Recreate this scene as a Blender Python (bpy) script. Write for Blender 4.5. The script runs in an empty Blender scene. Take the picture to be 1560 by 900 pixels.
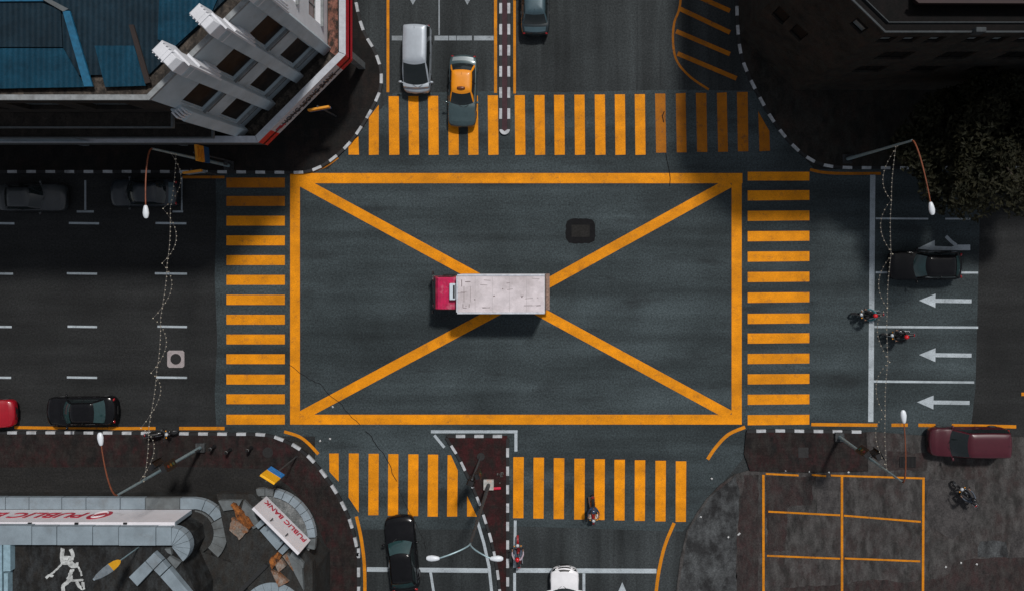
import bpy, bmesh, math, random
from mathutils import Vector, Matrix
R = math.radians
random.seed(7)
scene = bpy.context.scene
COL = scene.collection
H = 50.0                 # height of the drone above the road
PPM = 25.0               # photo pixels per metre on the road
OX, OY = 860.0, 365.0    # photo pixel straight below the drone

def W(px, py, z=0.0):
    s = (H - z) / H
    return Vector(((80.0 + (px - OX) * s) / PPM, (85.0 - (py - OY) * s) / PPM, z))
def W2(px, py, z=0.0):
    v = W(px, py, z); return (v.x, v.y)

# ------------------------------------------------------------------ materials
def new_mat(name):
    m = bpy.data.materials.new(name); m.use_nodes = True
    nt = m.node_tree
    return m, nt, nt.nodes, nt.links, nt.nodes['Principled BSDF']

def noise(n, l, vec, scale, detail=3, rough=.6, stretch=None):
    if stretch:
        mp = n.new('ShaderNodeMapping'); mp.inputs['Scale'].default_value = stretch
        l.new(vec, mp.inputs['Vector']); vec = mp.outputs['Vector']
    t = n.new('ShaderNodeTexNoise'); t.inputs['Scale'].default_value = scale
    t.inputs['Detail'].default_value = detail; t.inputs['Roughness'].default_value = rough
    l.new(vec, t.inputs['Vector']); return t.outputs['Fac']
def ramp(n, l, fac, lo, hi, a=0.0, b=1.0):
    mr = n.new('ShaderNodeMapRange'); mr.inputs['From Min'].default_value = lo; mr.inputs['From Max'].default_value = hi
    mr.inputs['To Min'].default_value = a; mr.inputs['To Max'].default_value = b
    l.new(fac, mr.inputs['Value']); return mr.outputs['Result']
def mul(n, l, a, b):
    m = n.new('ShaderNodeMath'); m.operation = 'MULTIPLY'
    l.new(a, m.inputs[0])
    if isinstance(b, (int, float)): m.inputs[1].default_value = b
    else: l.new(b, m.inputs[1])
    return m.outputs[0]
def scale_col(n, l, col, fac):
    mx = n.new('ShaderNodeVectorMath'); mx.operation = 'SCALE'
    if isinstance(col, tuple): mx.inputs[0].default_value = col[:3]
    else: l.new(col, mx.inputs[0])
    l.new(fac, mx.inputs['Scale']); return mx.outputs[0]
def mixc(n, l, fac, a, b):
    m = n.new('ShaderNodeMix'); m.data_type = 'RGBA'
    l.new(fac, m.inputs[0]) if not isinstance(fac, float) else setattr(m.inputs[0], 'default_value', fac)
    for i, v in ((6, a), (7, b)):
        if isinstance(v, tuple): m.inputs[i].default_value = (*v[:3], 1)
        else: l.new(v, m.inputs[i])
    return m.outputs[2]
def pos(n, world=True):
    if world: return n.new('ShaderNodeNewGeometry').outputs['Position']
    return n.new('ShaderNodeTexCoord').outputs['Object']

def plain(name, col, rough=.6, metal=0., var=.18, scale=4., grain=.12, coat=0., spec=.5, world=False, emit=0., dirt=None, dirt_amt=.5, bump=0.):
    """painted / plain surface with a mottled tone, a fine grain and optional blotchy dirt"""
    m, nt, n, l, p = new_mat(name)
    v = pos(n, world)
    f = ramp(n, l, noise(n, l, v, scale, 4), .3, .7, 1 - var, 1 + var)
    g = ramp(n, l, noise(n, l, v, 55, 2), .25, .75, 1 - grain, 1 + grain)
    c = scale_col(n, l, col, mul(n, l, f, g))
    if dirt:
        d = ramp(n, l, noise(n, l, v, scale * .55, 6, .7), .62 - dirt_amt * .25, .78, 0, .85)
        c = mixc(n, l, d, c, dirt)
    l.new(c, p.inputs['Base Color'])
    p.inputs['Roughness'].default_value = rough; p.inputs['Metallic'].default_value = metal
    p.inputs['Specular IOR Level'].default_value = spec; p.inputs['Coat Weight'].default_value = coat
    p.inputs['Coat Roughness'].default_value = .06
    if emit:
        p.inputs['Emission Color'].default_value = (*col[:3], 1); p.inputs['Emission Strength'].default_value = emit
    if bump:
        b = n.new('ShaderNodeBump'); b.inputs['Strength'].default_value = bump; b.inputs['Distance'].default_value = .02
        l.new(noise(n, l, v, 30, 3), b.inputs['Height']); l.new(b.outputs[0], p.inputs['Normal'])
    return m

def asphalt(name, col, lane=(.12, 1.6, 1), streak=.3, patch=.26, grain=.52, oil=.65):
    m, nt, n, l, p = new_mat(name)
    v = pos(n)
    big = ramp(n, l, noise(n, l, v, .16, 4, .6), .3, .7, 1 - patch, 1 + patch)
    stx = ramp(n, l, noise(n, l, v, .55, 3, .55, lane), .3, .7, 1 - streak, 1 + streak)
    gr = ramp(n, l, noise(n, l, v, 9, 3, .8), .3, .7, 1 - grain, 1 + grain)
    gr2 = ramp(n, l, noise(n, l, v, 22, 2, .8), .3, .7, 1 - grain * .8, 1 + grain * .8)
    c = scale_col(n, l, col, mul(n, l, mul(n, l, big, stx), mul(n, l, gr, gr2)))
    o = ramp(n, l, noise(n, l, v, .9, 5, .62, (lane[0] * 3, lane[1] * .7, 1)), .56, .76, 0, oil)
    c = mixc(n, l, o, c, (.012, .013, .014))
    l.new(c, p.inputs['Base Color']); p.inputs['Roughness'].default_value = .85
    p.inputs['Specular IOR Level'].default_value = .25
    b = n.new('ShaderNodeBump'); b.inputs['Strength'].default_value = .35; b.inputs['Distance'].default_value = .01
    l.new(noise(n, l, v, 60, 2), b.inputs['Height']); l.new(b.outputs[0], p.inputs['Normal'])
    return m

def paint(name, col, wear=.5, under=(.03, .034, .037)):
    """road paint: grainy, rubbed away in patches"""
    m, nt, n, l, p = new_mat(name)
    v = pos(n)
    f = mul(n, l, ramp(n, l, noise(n, l, v, 1.1, 5, .65), .3, .7, .80, 1.12), mul(n, l, ramp(n, l, noise(n, l, v, .22, 3), .3, .7, .84, 1.1), ramp(n, l, noise(n, l, v, .7, 4, .6, (.15, 1.6, 1)), .3, .7, .84, 1.08)))
    g = ramp(n, l, noise(n, l, v, 20, 3, .8), .3, .7, .70, 1.2)
    c = scale_col(n, l, col, mul(n, l, f, g))
    w = ramp(n, l, noise(n, l, v, 2.0, 9, .8), .54, .74, 0, wear)
    w2 = ramp(n, l, noise(n, l, v, 12, 5, .85), .58, .74, 0, wear * 1.2)
    ad = n.new('ShaderNodeMath'); ad.operation = 'MAXIMUM'; l.new(w, ad.inputs[0]); l.new(w2, ad.inputs[1])
    c = mixc(n, l, ad.outputs[0], c, under)
    l.new(c, p.inputs['Base Color']); p.inputs['Roughness'].default_value = .75
    p.inputs['Specular IOR Level'].default_value = .25
    return m

def mottled(name, cols, scale=.5, rough=.9, grain=.4, brick=None, sharp=.08):
    """ground of several tones in blotches, with optional paver joints"""
    m, nt, n, l, p = new_mat(name)
    v = pos(n)
    c = cols[0]
    for i, k in enumerate(cols[1:]):
        f = ramp(n, l, noise(n, l, v, scale * (1 + .9 * i), 7, .66, (1 + .3 * i, 1 - .15 * i, 1)), .5 - sharp, .5 + sharp + .05 * i)
        c = mixc(n, l, f, c, k)
    g = mul(n, l, ramp(n, l, noise(n, l, v, 11, 4, .75), .3, .7, 1 - grain, 1 + grain), ramp(n, l, noise(n, l, v, 40, 2), .3, .7, 1 - grain * .6, 1 + grain * .6))
    c = scale_col(n, l, c, g)
    if brick:
        t = n.new('ShaderNodeTexBrick'); t.inputs['Scale'].default_value = 1
        t.inputs['Brick Width'].default_value = brick[0]; t.inputs['Row Height'].default_value = brick[1]
        t.inputs['Mortar Size'].default_value = brick[2]
        l.new(v, t.inputs['Vector'])
        j = ramp(n, l, t.outputs['Fac'], 0, 1, 1, .55)
        tone = n.new('ShaderNodeSeparateColor'); 
        t.inputs['Color1'].default_value = (.86, .86, .86, 1); t.inputs['Color2'].default_value = (1.12, 1.12, 1.12, 1); t.inputs['Mortar'].default_value = (.82, .82, .82, 1)
        l.new(t.outputs['Color'], tone.inputs[0])
        c = scale_col(n, l, c, tone.outputs[0])
    l.new(c, p.inputs['Base Color']); p.inputs['Roughness'].default_value = rough
    p.inputs['Specular IOR Level'].default_value = .2
    b = n.new('ShaderNodeBump'); b.inputs['Strength'].default_value = .5; b.inputs['Distance'].default_value = .02
    l.new(noise(n, l, v, 16, 4, .7), b.inputs['Height']); l.new(b.outputs[0], p.inputs['Normal'])
    return m

def corrugated(name, col, direction='X', period=.25):
    m, nt, n, l, p = new_mat(name)
    v = pos(n)
    f = ramp(n, l, noise(n, l, v, .7, 6, .7), .3, .7, .55, 1.3)
    f2 = ramp(n, l, noise(n, l, v, 14, 3, .7), .3, .7, .8, 1.2)
    l.new(scale_col(n, l, col, mul(n, l, f, f2)), p.inputs['Base Color'])
    w = n.new('ShaderNodeTexWave'); w.bands_direction = direction; w.inputs['Scale'].default_value = .314 / period
    l.new(v, w.inputs['Vector'])
    b = n.new('ShaderNodeBump'); b.inputs['Strength'].default_value = .8; b.inputs['Distance'].default_value = .03
    l.new(w.outputs['Fac'], b.inputs['Height']); l.new(b.outputs[0], p.inputs['Normal'])
    p.inputs['Roughness'].default_value = .7; p.inputs['Specular IOR Level'].default_value = .15
    return m

def foliage(name, a, b):
    m, nt, n, l, p = new_mat(name)
    v = pos(n)
    f = ramp(n, l, noise(n, l, v, 1.4, 4, .7), .35, .65)
    g = ramp(n, l, noise(n, l, v, 9, 2), .3, .7, .6, 1.4)
    l.new(scale_col(n, l, mixc(n, l, f, a, b), g), p.inputs['Base Color'])
    p.inputs['Roughness'].default_value = .7; p.inputs['Specular IOR Level'].default_value = .2
    return m

M = {}
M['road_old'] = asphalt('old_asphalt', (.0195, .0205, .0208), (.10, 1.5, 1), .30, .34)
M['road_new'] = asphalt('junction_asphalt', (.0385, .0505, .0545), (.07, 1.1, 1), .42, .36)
M['road_ns'] = asphalt('north_south_asphalt', (.0295, .0345, .0362), (1.3, .08, 1), .46, .34)
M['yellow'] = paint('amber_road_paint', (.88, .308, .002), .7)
M['yellow_worn_shaded'] = paint('worn_shaded_amber_road_paint', (.44, .145, .004), 1.1)  # worn paint, darkened further to hold building shade on the crossings
M['yellow_line'] = paint('amber_line_paint', (.70, .245, .004), .9)
M['white'] = paint('white_road_paint', (.47, .53, .57), .7)
M['white_worn'] = paint('worn_white_road_paint', (.33, .37, .40), 1.1)
M['kerb_black'] = plain('black_kerb_paint', (.012, .012, .013), .7, var=.3, world=True)
M['kerb_white'] = plain('white_kerb_paint', (.46, .48, .50), .7, var=.2, world=True, dirt=(.12, .12, .12), dirt_amt=.5)
M['paver'] = mottled('dark_red_pavers', [(.019, .013, .012), (.038, .013, .014), (.012, .011, .011), (.027, .024, .022)], .6, brick=(.42, .21, .012))
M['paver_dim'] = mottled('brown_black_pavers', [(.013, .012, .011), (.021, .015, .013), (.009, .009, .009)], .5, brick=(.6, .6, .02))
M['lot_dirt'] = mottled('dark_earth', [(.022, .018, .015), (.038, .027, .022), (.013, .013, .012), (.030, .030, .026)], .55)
M['lot'] = mottled('patched_concrete', [(.040, .038, .037), (.044, .032, .031), (.024, .023, .022), (.080, .077, .075)], .42, grain=.35)
M['lot_pale'] = mottled('pale_weathered_concrete', [(.030, .031, .032), (.021, .021, .022), (.085, .091, .094)], .5, grain=.45, sharp=.10)
M['lot_red'] = mottled('reddish_concrete', [(.034, .022, .021), (.044, .026, .026), (.021, .018, .018), (.046, .042, .040)], .6)
M['lot_grey'] = mottled('grey_concrete', [(.048, .045, .045), (.034, .032, .032), (.070, .066, .065)], .7)
M['lane'] = asphalt('service_lane_asphalt', (.0195, .019, .0185), (.3, 1, 1), .2)
M['island'] = mottled('red_island_pavers', [(.044, .011, .012), (.026, .010, .010), (.019, .014, .013)], .9, brick=(.4, .2, .012))
M['median_red'] = plain('dark_red_median', (.040, .013, .018), .8, var=.35, world=True)
M['tar'] = plain('black_sealant', (.011, .011, .012), .9, world=True, spec=.1)
M['wall_grey'] = plain('pale_grey_render', (.42, .49, .53), .85, var=.12, scale=.9, grain=.12, world=True, dirt=(.28, .29, .29), dirt_amt=.15)
M['wall_white'] = plain('white_render', (.64, .65, .68), .8, var=.08, scale=1.2, world=True)
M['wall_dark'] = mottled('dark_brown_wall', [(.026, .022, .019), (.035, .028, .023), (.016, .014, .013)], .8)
M['slab_dark'] = mottled('dirty_concrete_slab', [(.030, .026, .022), (.046, .038, .032), (.019, .017, .015)], 1.1, sharp=.12)
M['gutter'] = mottled('mossy_gutter', [(.050, .042, .035), (.10, .082, .068), (.022, .02, .018)], 1.6)
M['terracotta'] = mottled('stained_terracotta', [(.19, .085, .062), (.26, .12, .09), (.035, .028, .024)], 1.3, sharp=.05)
M['trim'] = plain('pale_trim', (.23, .245, .25), .8, world=True, var=.25, dirt=(.12, .115, .11))
M['trim_grey'] = plain('grey_trim', (.095, .108, .113), .8, world=True, var=.2, dirt=(.12, .12, .12))
M['fascia_red'] = plain('crimson_fascia', (.52, .004, .022), .5, world=True)
M['fascia_white'] = plain('white_fascia', (.46, .48, .52), .5, world=True, var=.12)
M['blue_roof'] = corrugated('blue_corrugated_sheet', (.005, .044, .078), 'X')
M['shaded_roof'] = corrugated('shaded_blue_sheet', (.008, .022, .034), 'X')  # shade over the north half put into the sheet colour
M['blue_flash'] = plain('bright_blue_flashing', (.007, .10, .19), .5, world=True, var=.3)
M['brown_dark'] = plain('dark_brown_flashing', (.020, .012, .010), .8, world=True)
M['pane'] = plain('dark_window_glass', (.018, .014, .012), .55, world=True, var=.6, scale=2, grain=.3, spec=.15)
M['pane_red'] = plain('red_brown_curtained_glass', (.11, .045, .032), .3, world=True, var=.6, scale=2)
M['pane_pale'] = plain('pale_frosted_glass', (.30, .36, .37), .3, world=True, var=.3, scale=2)
M['metal_roof_dark'] = corrugated('dark_sheet_roof', (.022, .017, .016), 'X', .3)
M['bank_stone'] = plain('blue_grey_cladding', (.215, .265, .30), .7, var=.16, scale=1.4, grain=.18, world=True, dirt=(.15, .16, .165), dirt_amt=.35)
M['bank_stone_dull'] = plain('dull_grey_cladding', (.12, .135, .14), .8, var=.25, scale=2, grain=.2, world=True, dirt=(.06, .058, .055), dirt_amt=.7)
M['bank_joint'] = plain('black_joint', (.02, .021, .022), .9, world=True)
M['bank_roof'] = mottled('dark_flat_roof', [(.015, .0145, .014), (.023, .021, .019), (.009, .009, .009), (.036, .040, .042)], .55, sharp=.07)
M['bank_floor'] = mottled('dark_grey_terrace', [(.030, .032, .032), (.021, .022, .022), (.038, .040, .039), (.026, .022, .019)], .6)
M['bank_floor_pale'] = mottled('pale_grey_canopy', [(.13, .14, .142), (.10, .105, .105), (.20, .21, .21)], .9)
M['rust'] = mottled('rusted_sheet', [(.20, .062, .014), (.34, .12, .03), (.04, .022, .014)], 1.6)
M['rust_pale'] = mottled('rust_streaked_concrete', [(.16, .14, .12), (.24, .20, .17), (.20, .08, .03)], 1.6)
M['sign_white'] = plain('white_sign_face', (.72, .70, .73), .5, var=.06, scale=1.5, world=True, dirt=(.4, .4, .41), dirt_amt=.1)
M['sign_red'] = plain('red_lettering', (.42, .012, .035), .5, world=True)
M['letter_dark'] = plain('dark_navy_lettering', (.018, .020, .030), .5, world=True)
M['ne_shaded'] = mottled('ne_shaded_black', [(.005, .0045, .0045), (.008, .006, .006), (.004, .004, .004)], .7)  # shade over the north east building put into a near-black colour
M['ne_trim'] = plain('shaded_grey_trim', (.030, .036, .040), .8, world=True, var=.3)  # trim darkened by the same shade, put into its colour
M['ne_pane'] = plain('black_window_glass', (.008, .008, .008), .5, world=True, spec=.2)  # plain near-black glass for the north east windows
M['pane_dim'] = plain('dull_frosted_glass', (.16, .19, .20), .4, world=True, var=.3, scale=2)
M['splash'] = plain('white_paint_splash', (.52, .54, .53), .8, world=True, var=.3, scale=6, dirt=(.04, .04, .038), dirt_amt=.8)
M['pole'] = plain('galvanised_pole', (.26, .36, .39), .45, metal=.3)
M['pole_rust'] = plain('rust_brown_arm', (.20, .055, .022), .6, var=.3)
M['pole_dark'] = plain('dark_grey_pole', (.055, .06, .063), .6)
M['lamp_shell'] = plain('white_lamp_shell', (.70, .74, .78), .35, var=.06)
M['lamp_glass'] = plain('lamp_diffuser', (.55, .57, .58), .2)
M['black'] = plain('matt_black', (.010, .010, .011), .5, var=.2)
M['rubber'] = plain('tyre_rubber', (.013, .013, .014), .85)
M['rim'] = plain('alloy_rim', (.35, .36, .37), .35, metal=.7)
M['glass'] = plain('tinted_car_glass', (.012, .017, .018), .06, var=.1, spec=.6)
M['glass_teal'] = plain('reflection_tinted_glass', (.020, .05, .052), .06, var=.15, spec=.8)  # sky reflection put into the glass as a teal base colour
M['chrome'] = plain('bright_chrome', (.6, .62, .64), .15, metal=1.)
M['headlight'] = plain('headlamp_lens', (.50, .53, .56), .1, coat=.5)
M['tail'] = plain('red_lamp_lens', (.30, .008, .012), .15, coat=.5)
M['plate'] = plain('black_number_plate', (.014, .014, .014), .4)
M['red_bit'] = plain('crimson_plastic', (.55, .012, .045), .35)
M['manhole'] = plain('cast_iron', (.020, .019, .019), .6, metal=.2, var=.3, scale=9)
M['manhole_frame'] = plain('pale_pinkish_concrete', (.36, .32, .32), .85, var=.2, dirt=(.16, .12, .12))
M['sign_orange'] = plain('orange_sign_panel', (.75, .30, .02), .5, var=.15)
M['sign_amber'] = plain('amber_sign_panel', (.90, .45, .012), .5, var=.1)
M['sign_blue'] = plain('blue_sign_panel', (.010, .20, .55), .5, var=.2)
M['sign_navy'] = plain('navy_sign_panel', (.012, .07, .18), .5, var=.2)
M['sign_grey'] = plain('blue_grey_sign_panel', (.24, .29, .33), .5, var=.2)
M['bulb'] = plain('warm_white_bulb', (.62, .56, .44), .3, emit=.08, var=0)
M['wire'] = plain('thin_grey_wire', (.14, .13, .12), .6)
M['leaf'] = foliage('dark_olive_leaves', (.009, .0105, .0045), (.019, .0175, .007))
M['bark'] = plain('grey_brown_bark', (.05, .04, .03), .9, var=.3)
M['litter'] = plain('white_scrap', (.55, .56, .56), .8, var=.2)
M['rubble'] = plain('pale_rubble', (.10, .095, .09), .9, var=.3)
M['skin'] = plain('skin', (.22, .12, .08), .6, var=.08)

# ------------------------------------------------------------------ mesh builder
class MB:
    def __init__(s): s.v, s.f, s.m = [], [], []
    def add(s, verts, faces, mi=0):
        o = len(s.v); s.v += [tuple(v) for v in verts]
        s.f += [tuple(i + o for i in f) for f in faces]; s.m += [mi] * len(faces); return s
    def poly(s, pts, z=None, mi=0):
        pts = [(p[0], p[1], p[2] if z is None else z) for p in pts]
        if z is not None:
            a = sum(pts[i][0] * pts[(i + 1) % len(pts)][1] - pts[(i + 1) % len(pts)][0] * pts[i][1] for i in range(len(pts)))
            if a < 0: pts = pts[::-1]
        return s.add(pts, [tuple(range(len(pts)))], mi)
    def prism(s, pts, z0, z1, mi=0, top=None):
        a = sum(pts[i][0] * pts[(i + 1) % len(pts)][1] - pts[(i + 1) % len(pts)][0] * pts[i][1] for i in range(len(pts)))
        pts = [(p[0], p[1]) for p in pts]
        if a < 0: pts = pts[::-1]
        n = len(pts)
        s.add([(x, y, z0) for x, y in pts] + [(x, y, z1) for x, y in pts],
              [(i, (i + 1) % n, n + (i + 1) % n, n + i) for i in range(n)] + [tuple(range(n))[::-1]], mi)
        s.add([(x, y, z1) for x, y in pts], [tuple(range(n))], mi if top is None else top)
        return s
    def box(s, c, d, rz=0, mi=0, mat=None):
        x, y, z = [k / 2 for k in d]
        vs = [Vector(p) for p in ((-x,-y,-z),(x,-y,-z),(x,y,-z),(-x,y,-z),(-x,-y,z),(x,-y,z),(x,y,z),(-x,y,z))]
        m = mat if mat is not None else Matrix.Rotation(rz, 3, 'Z')
        return s.add([m @ v + Vector(c) for v in vs], [(0,3,2,1),(4,5,6,7),(0,1,5,4),(1,2,6,5),(2,3,7,6),(3,0,4,7)], mi)
    def tube(s, path, r, n=8, mi=0, cap=True):
        path = [Vector(p) for p in path]; rs = r if isinstance(r, (list, tuple)) else [r] * len(path)
        rings = []
        for i, p in enumerate(path):
            t = (path[min(i + 1, len(path) - 1)] - path[max(i - 1, 0)])
            if t.length < 1e-9: t = Vector((0, 0, 1))
            q = t.to_track_quat('Z', 'Y')
            rings.append([p + q @ Vector((rs[i] * math.cos(2 * math.pi * k / n), rs[i] * math.sin(2 * math.pi * k / n), 0)) for k in range(n)])
        return s.loft(rings, mi, cap)
    def loft(s, rings, mi=0, cap=True, closed=True):
        n = len(rings[0]); vs = [p for r in rings for p in r]; fs = []
        for i in range(len(rings) - 1):
            for k in range(n if closed else n - 1):
                fs.append((i * n + k, i * n + (k + 1) % n, (i + 1) * n + (k + 1) % n, (i + 1) * n + k))
        if cap: fs += [tuple(range(n))[::-1], tuple((len(rings) - 1) * n + k for k in range(n))]
        return s.add(vs, fs, mi)
    def ball(s, c, d, nu=12, nv=8, mi=0, rot=None, zmin=-1):
        rings = []
        for j in range(nv + 1):
            t = max(-math.pi / 2 + math.pi * j / nv, math.asin(max(-1, zmin)))
            rr = max(math.cos(t), 1e-3)
            ring = [Vector((d[0] * rr * math.cos(2 * math.pi * k / nu), d[1] * rr * math.sin(2 * math.pi * k / nu), d[2] * math.sin(t))) for k in range(nu)]
            rings.append([(rot @ p if rot else p) + Vector(c) for p in ring])
        return s.loft(rings, mi)
    def torus(s, c, R0, r, axis='Y', nu=24, nv=8, mi=0):
        vs, fs = [], []
        for i in range(nu):
            a = 2 * math.pi * i / nu
            for j in range(nv):
                b = 2 * math.pi * j / nv
                rr = R0 + r * math.cos(b); h = r * math.sin(b)
                p = {'Y': (rr * math.cos(a), h, rr * math.sin(a)), 'Z': (rr * math.cos(a), rr * math.sin(a), h)}[axis]
                vs.append(Vector(p) + Vector(c))
        for i in range(nu):
            for j in range(nv):
                fs.append((i * nv + j, ((i + 1) % nu) * nv + j, ((i + 1) % nu) * nv + (j + 1) % nv, i * nv + (j + 1) % nv))
        return s.add(vs, fs, mi)
    def build(s, name, mats, parent=None, smooth=False, bevel=0., local=True, recalc=True):
        """local=False: vertices are world coordinates (parent placed without rotation)"""
        me = bpy.data.meshes.new(name)
        vs = s.v
        if parent is not None and not local:
            o = Vector(); q = parent
            while q is not None: o = o + q.location; q = q.parent
            vs = [(x - o.x, y - o.y, z - o.z) for x, y, z in vs]
        me.from_pydata(vs, [], s.f)
        for m in (mats if isinstance(mats, (list, tuple)) else [mats]): me.materials.append(m)
        me.polygons.foreach_set('material_index', s.m)
        if recalc:
            bm = bmesh.new(); bm.from_mesh(me); bmesh.ops.remove_doubles(bm, verts=bm.verts, dist=1e-5)
            bmesh.ops.recalc_face_normals(bm, faces=bm.faces); bm.to_mesh(me); bm.free()
        if smooth:
            me.polygons.foreach_set('use_smooth', [True] * len(me.polygons))
            me.set_sharp_from_angle(angle=R(38))
        me.update()
        ob = bpy.data.objects.new(name, me); COL.objects.link(ob)
        if parent is not None: ob.parent = parent
        if bevel:
            b = ob.modifiers.new('bevel', 'BEVEL'); b.width = bevel; b.segments = 2; b.limit_method = 'ANGLE'
        return ob

def tag(o, label=None, cat=None, group=None, kind=None):
    if label: o['label'] = label
    if cat: o['category'] = cat
    if group: o['group'] = group
    if kind: o['kind'] = kind
    return o
def empty(name, loc, rz=0., label=None, cat=None, group=None):
    e = bpy.data.objects.new(name, None); COL.objects.link(e)
    e.location = loc; e.rotation_euler = (0, 0, rz); e.empty_display_size = .3
    return tag(e, label, cat, group)
def struct(mb, name, mats, label, cat, **k):
    return tag(mb.build(name, mats, recalc=k.pop('recalc', False), **k), label, cat, kind='structure')
def P(pts, z=0.): return [W2(x, y, z) for x, y in pts]
def arc(cx, cy, r, a0, a1, n=16): return [(cx + r * math.cos(R(a0 + (a1 - a0) * i / n)), cy + r * math.sin(R(a0 + (a1 - a0) * i / n))) for i in range(n + 1)]
def smoothline(pts, k=3):
    """Catmull-Rom through photo points"""
    out = []
    n = len(pts)
    for i in range(n - 1):
        p0, p1, p2, p3 = pts[max(i - 1, 0)], pts[i], pts[i + 1], pts[min(i + 2, n - 1)]
        for j in range(k):
            t = j / k
            out.append(tuple(.5 * (2 * p1[d] + (p2[d] - p0[d]) * t + (2 * p0[d] - 5 * p1[d] + 4 * p2[d] - p3[d]) * t * t + (3 * p1[d] - p0[d] - 3 * p2[d] + p3[d]) * t ** 3) for d in (0, 1)))
    out.append(tuple(pts[-1])); return out
def ribbon(mb, pts, w, z, mi=0):
    """a flat band of width w metres along world xy points"""
    pts = [Vector((p[0], p[1])) for p in pts]; L, Rr = [], []
    for i, p in enumerate(pts):
        a = pts[max(i - 1, 0)]; b = pts[min(i + 1, len(pts) - 1)]
        t = (b - a).normalized(); nrm = Vector((-t.y, t.x)) * w / 2
        L.append((p.x + nrm.x, p.y + nrm.y, z)); Rr.append((p.x - nrm.x, p.y - nrm.y, z))
    n = len(pts)
    mb.add(L + Rr, [(i, n + i, n + i + 1, i + 1) for i in range(n - 1)], mi)

# ------------------------------------------------------------------ world, sun, camera
SUN_EL, SUN_DIR = 57.4, Vector((.28, .575, 1.0))   # towards the sun: north-north-east
w = bpy.data.worlds.new('World'); scene.world = w; w.use_nodes = True
sky = w.node_tree.nodes.new('ShaderNodeTexSky'); sky.sky_type = 'NISHITA'; sky.sun_disc = False
sky.sun_elevation = R(SUN_EL); sky.sun_rotation = math.atan2(SUN_DIR.x, SUN_DIR.y); sky.air_density = 1.0; sky.dust_density = 1.5
bg = w.node_tree.nodes['Background']; bg.inputs['Strength'].default_value = .088
hs = w.node_tree.nodes.new('ShaderNodeHueSaturation'); hs.inputs['Saturation'].default_value = .34
w.node_tree.links.new(sky.outputs[0], hs.inputs['Color']); w.node_tree.links.new(hs.outputs[0], bg.inputs['Color'])
sl = bpy.data.lights.new('sun', 'SUN'); sl.energy = 2.85; sl.angle = R(5.0); sl.color = (1., .965, .93)
so = bpy.data.objects.new('sun', sl); COL.objects.link(so); so.location = (20, 40, 70)
so.rotation_euler = (-SUN_DIR).to_track_quat('-Z', 'Y').to_euler()
cam = bpy.data.cameras.new('drone_camera'); co = bpy.data.objects.new('drone_camera', cam); COL.objects.link(co)
co.location = (80 / PPM, 85 / PPM, H); co.rotation_euler = (0, 0, 0)
WID = 1560 / PPM
cam.sensor_width = 36; cam.lens = 36 * H / WID
cam.shift_x = -(80 / PPM) / WID; cam.shift_y = -(85 / PPM) / WID
cam.clip_end = 2000; cam.clip_start = 1
scene.camera = co
vs_ = scene.view_settings; vs_.view_transform = 'Standard'; vs_.look = 'None'; vs_.gamma = 1; vs_.exposure = -0.23; vs_.use_curve_mapping = False

# ------------------------------------------------------------------ ground, roads
FAR = 6000
g = MB(); g.poly([(-400, -400), (400, -400), (400, 400), (-400, 400)], -.012)
struct(g, 'ground', M['lot_dirt'], 'dark earth sheet under the whole district', 'ground')
r = MB()
r.poly(P([(-FAR, 225), (FAR, 225), (FAR, 672), (-FAR, 672)]), 0.)
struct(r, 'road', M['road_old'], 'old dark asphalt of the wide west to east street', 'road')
r = MB()
r.poly(P([(480, 225.2), (480, -FAR), (1230, -FAR), (1230, 225.2)]), 0.)
r.poly(P([(480, 671.8), (1160, 671.8), (1160, FAR), (480, FAR)]), 0.)
struct(r, 'side_road', M['road_ns'], 'grey asphalt of the north and south arms', 'road')
r = MB()
edge = [(328, 258), (330, 330), (327, 420), (331, 520), (327, 600), (330, 664), (480, 664), (480, 806), (700, 806), (790, 801), (1040, 809), (1130, 700), (1150, 664), (1478, 664), (1486, 590), (1489, 480), (1491, 400), (1493, 322), (1490, 258),
        (1240, 258), (1195, 205), (1160, 139), (1020, 137), (860, 141), (780, 139), (600, 142), (560, 190), (500, 258)]
r.poly(P(edge), .004)
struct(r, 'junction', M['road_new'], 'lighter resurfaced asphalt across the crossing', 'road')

YM = .008
def quads(name, items, mat, label, z=YM, jit=.0):
    mb = MB()
    for q in items:
        mb.poly(P(q), z)
    return struct(mb, name, mat, label, 'road marking')
def rect(x0, y0, x1, y1): return [(x0, y0), (x1, y0), (x1, y1), (x0, y1)]
# box junction: four bars and two diagonals, butted
box = [rect(442, 264, 1131, 279.5), rect(442, 631, 1130, 646), rect(442, 279.5, 457, 631), rect(1114.5, 279.5, 1130, 631)]
quads('box_marking', box, M['yellow'], 'amber rectangle outline of the box junction')
def diag(x0, y0, x1, y1, w):
    dx, dy = x1 - x0, y1 - y0; d = math.hypot(dx, dy); nx, ny = -dy / d * w / 2, dx / d * w / 2
    return [(x0 + nx, y0 + ny), (x1 + nx, y1 + ny), (x1 - nx, y1 - ny), (x0 - nx, y0 - ny)]
quads('diagonal_marking', [diag(459, 277, 1112, 632, 15)], M['yellow'], 'amber diagonal from north west to south east in the box', YM + .004)
def cut_diag():
    return [diag(459, 633, 770, 466.5, 15), diag(806, 447.2, 1112, 278.5, 15)]
quads('diagonal_marking', cut_diag(), M['yellow'], 'amber diagonal from south west to north east in the box', YM + .006)
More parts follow.
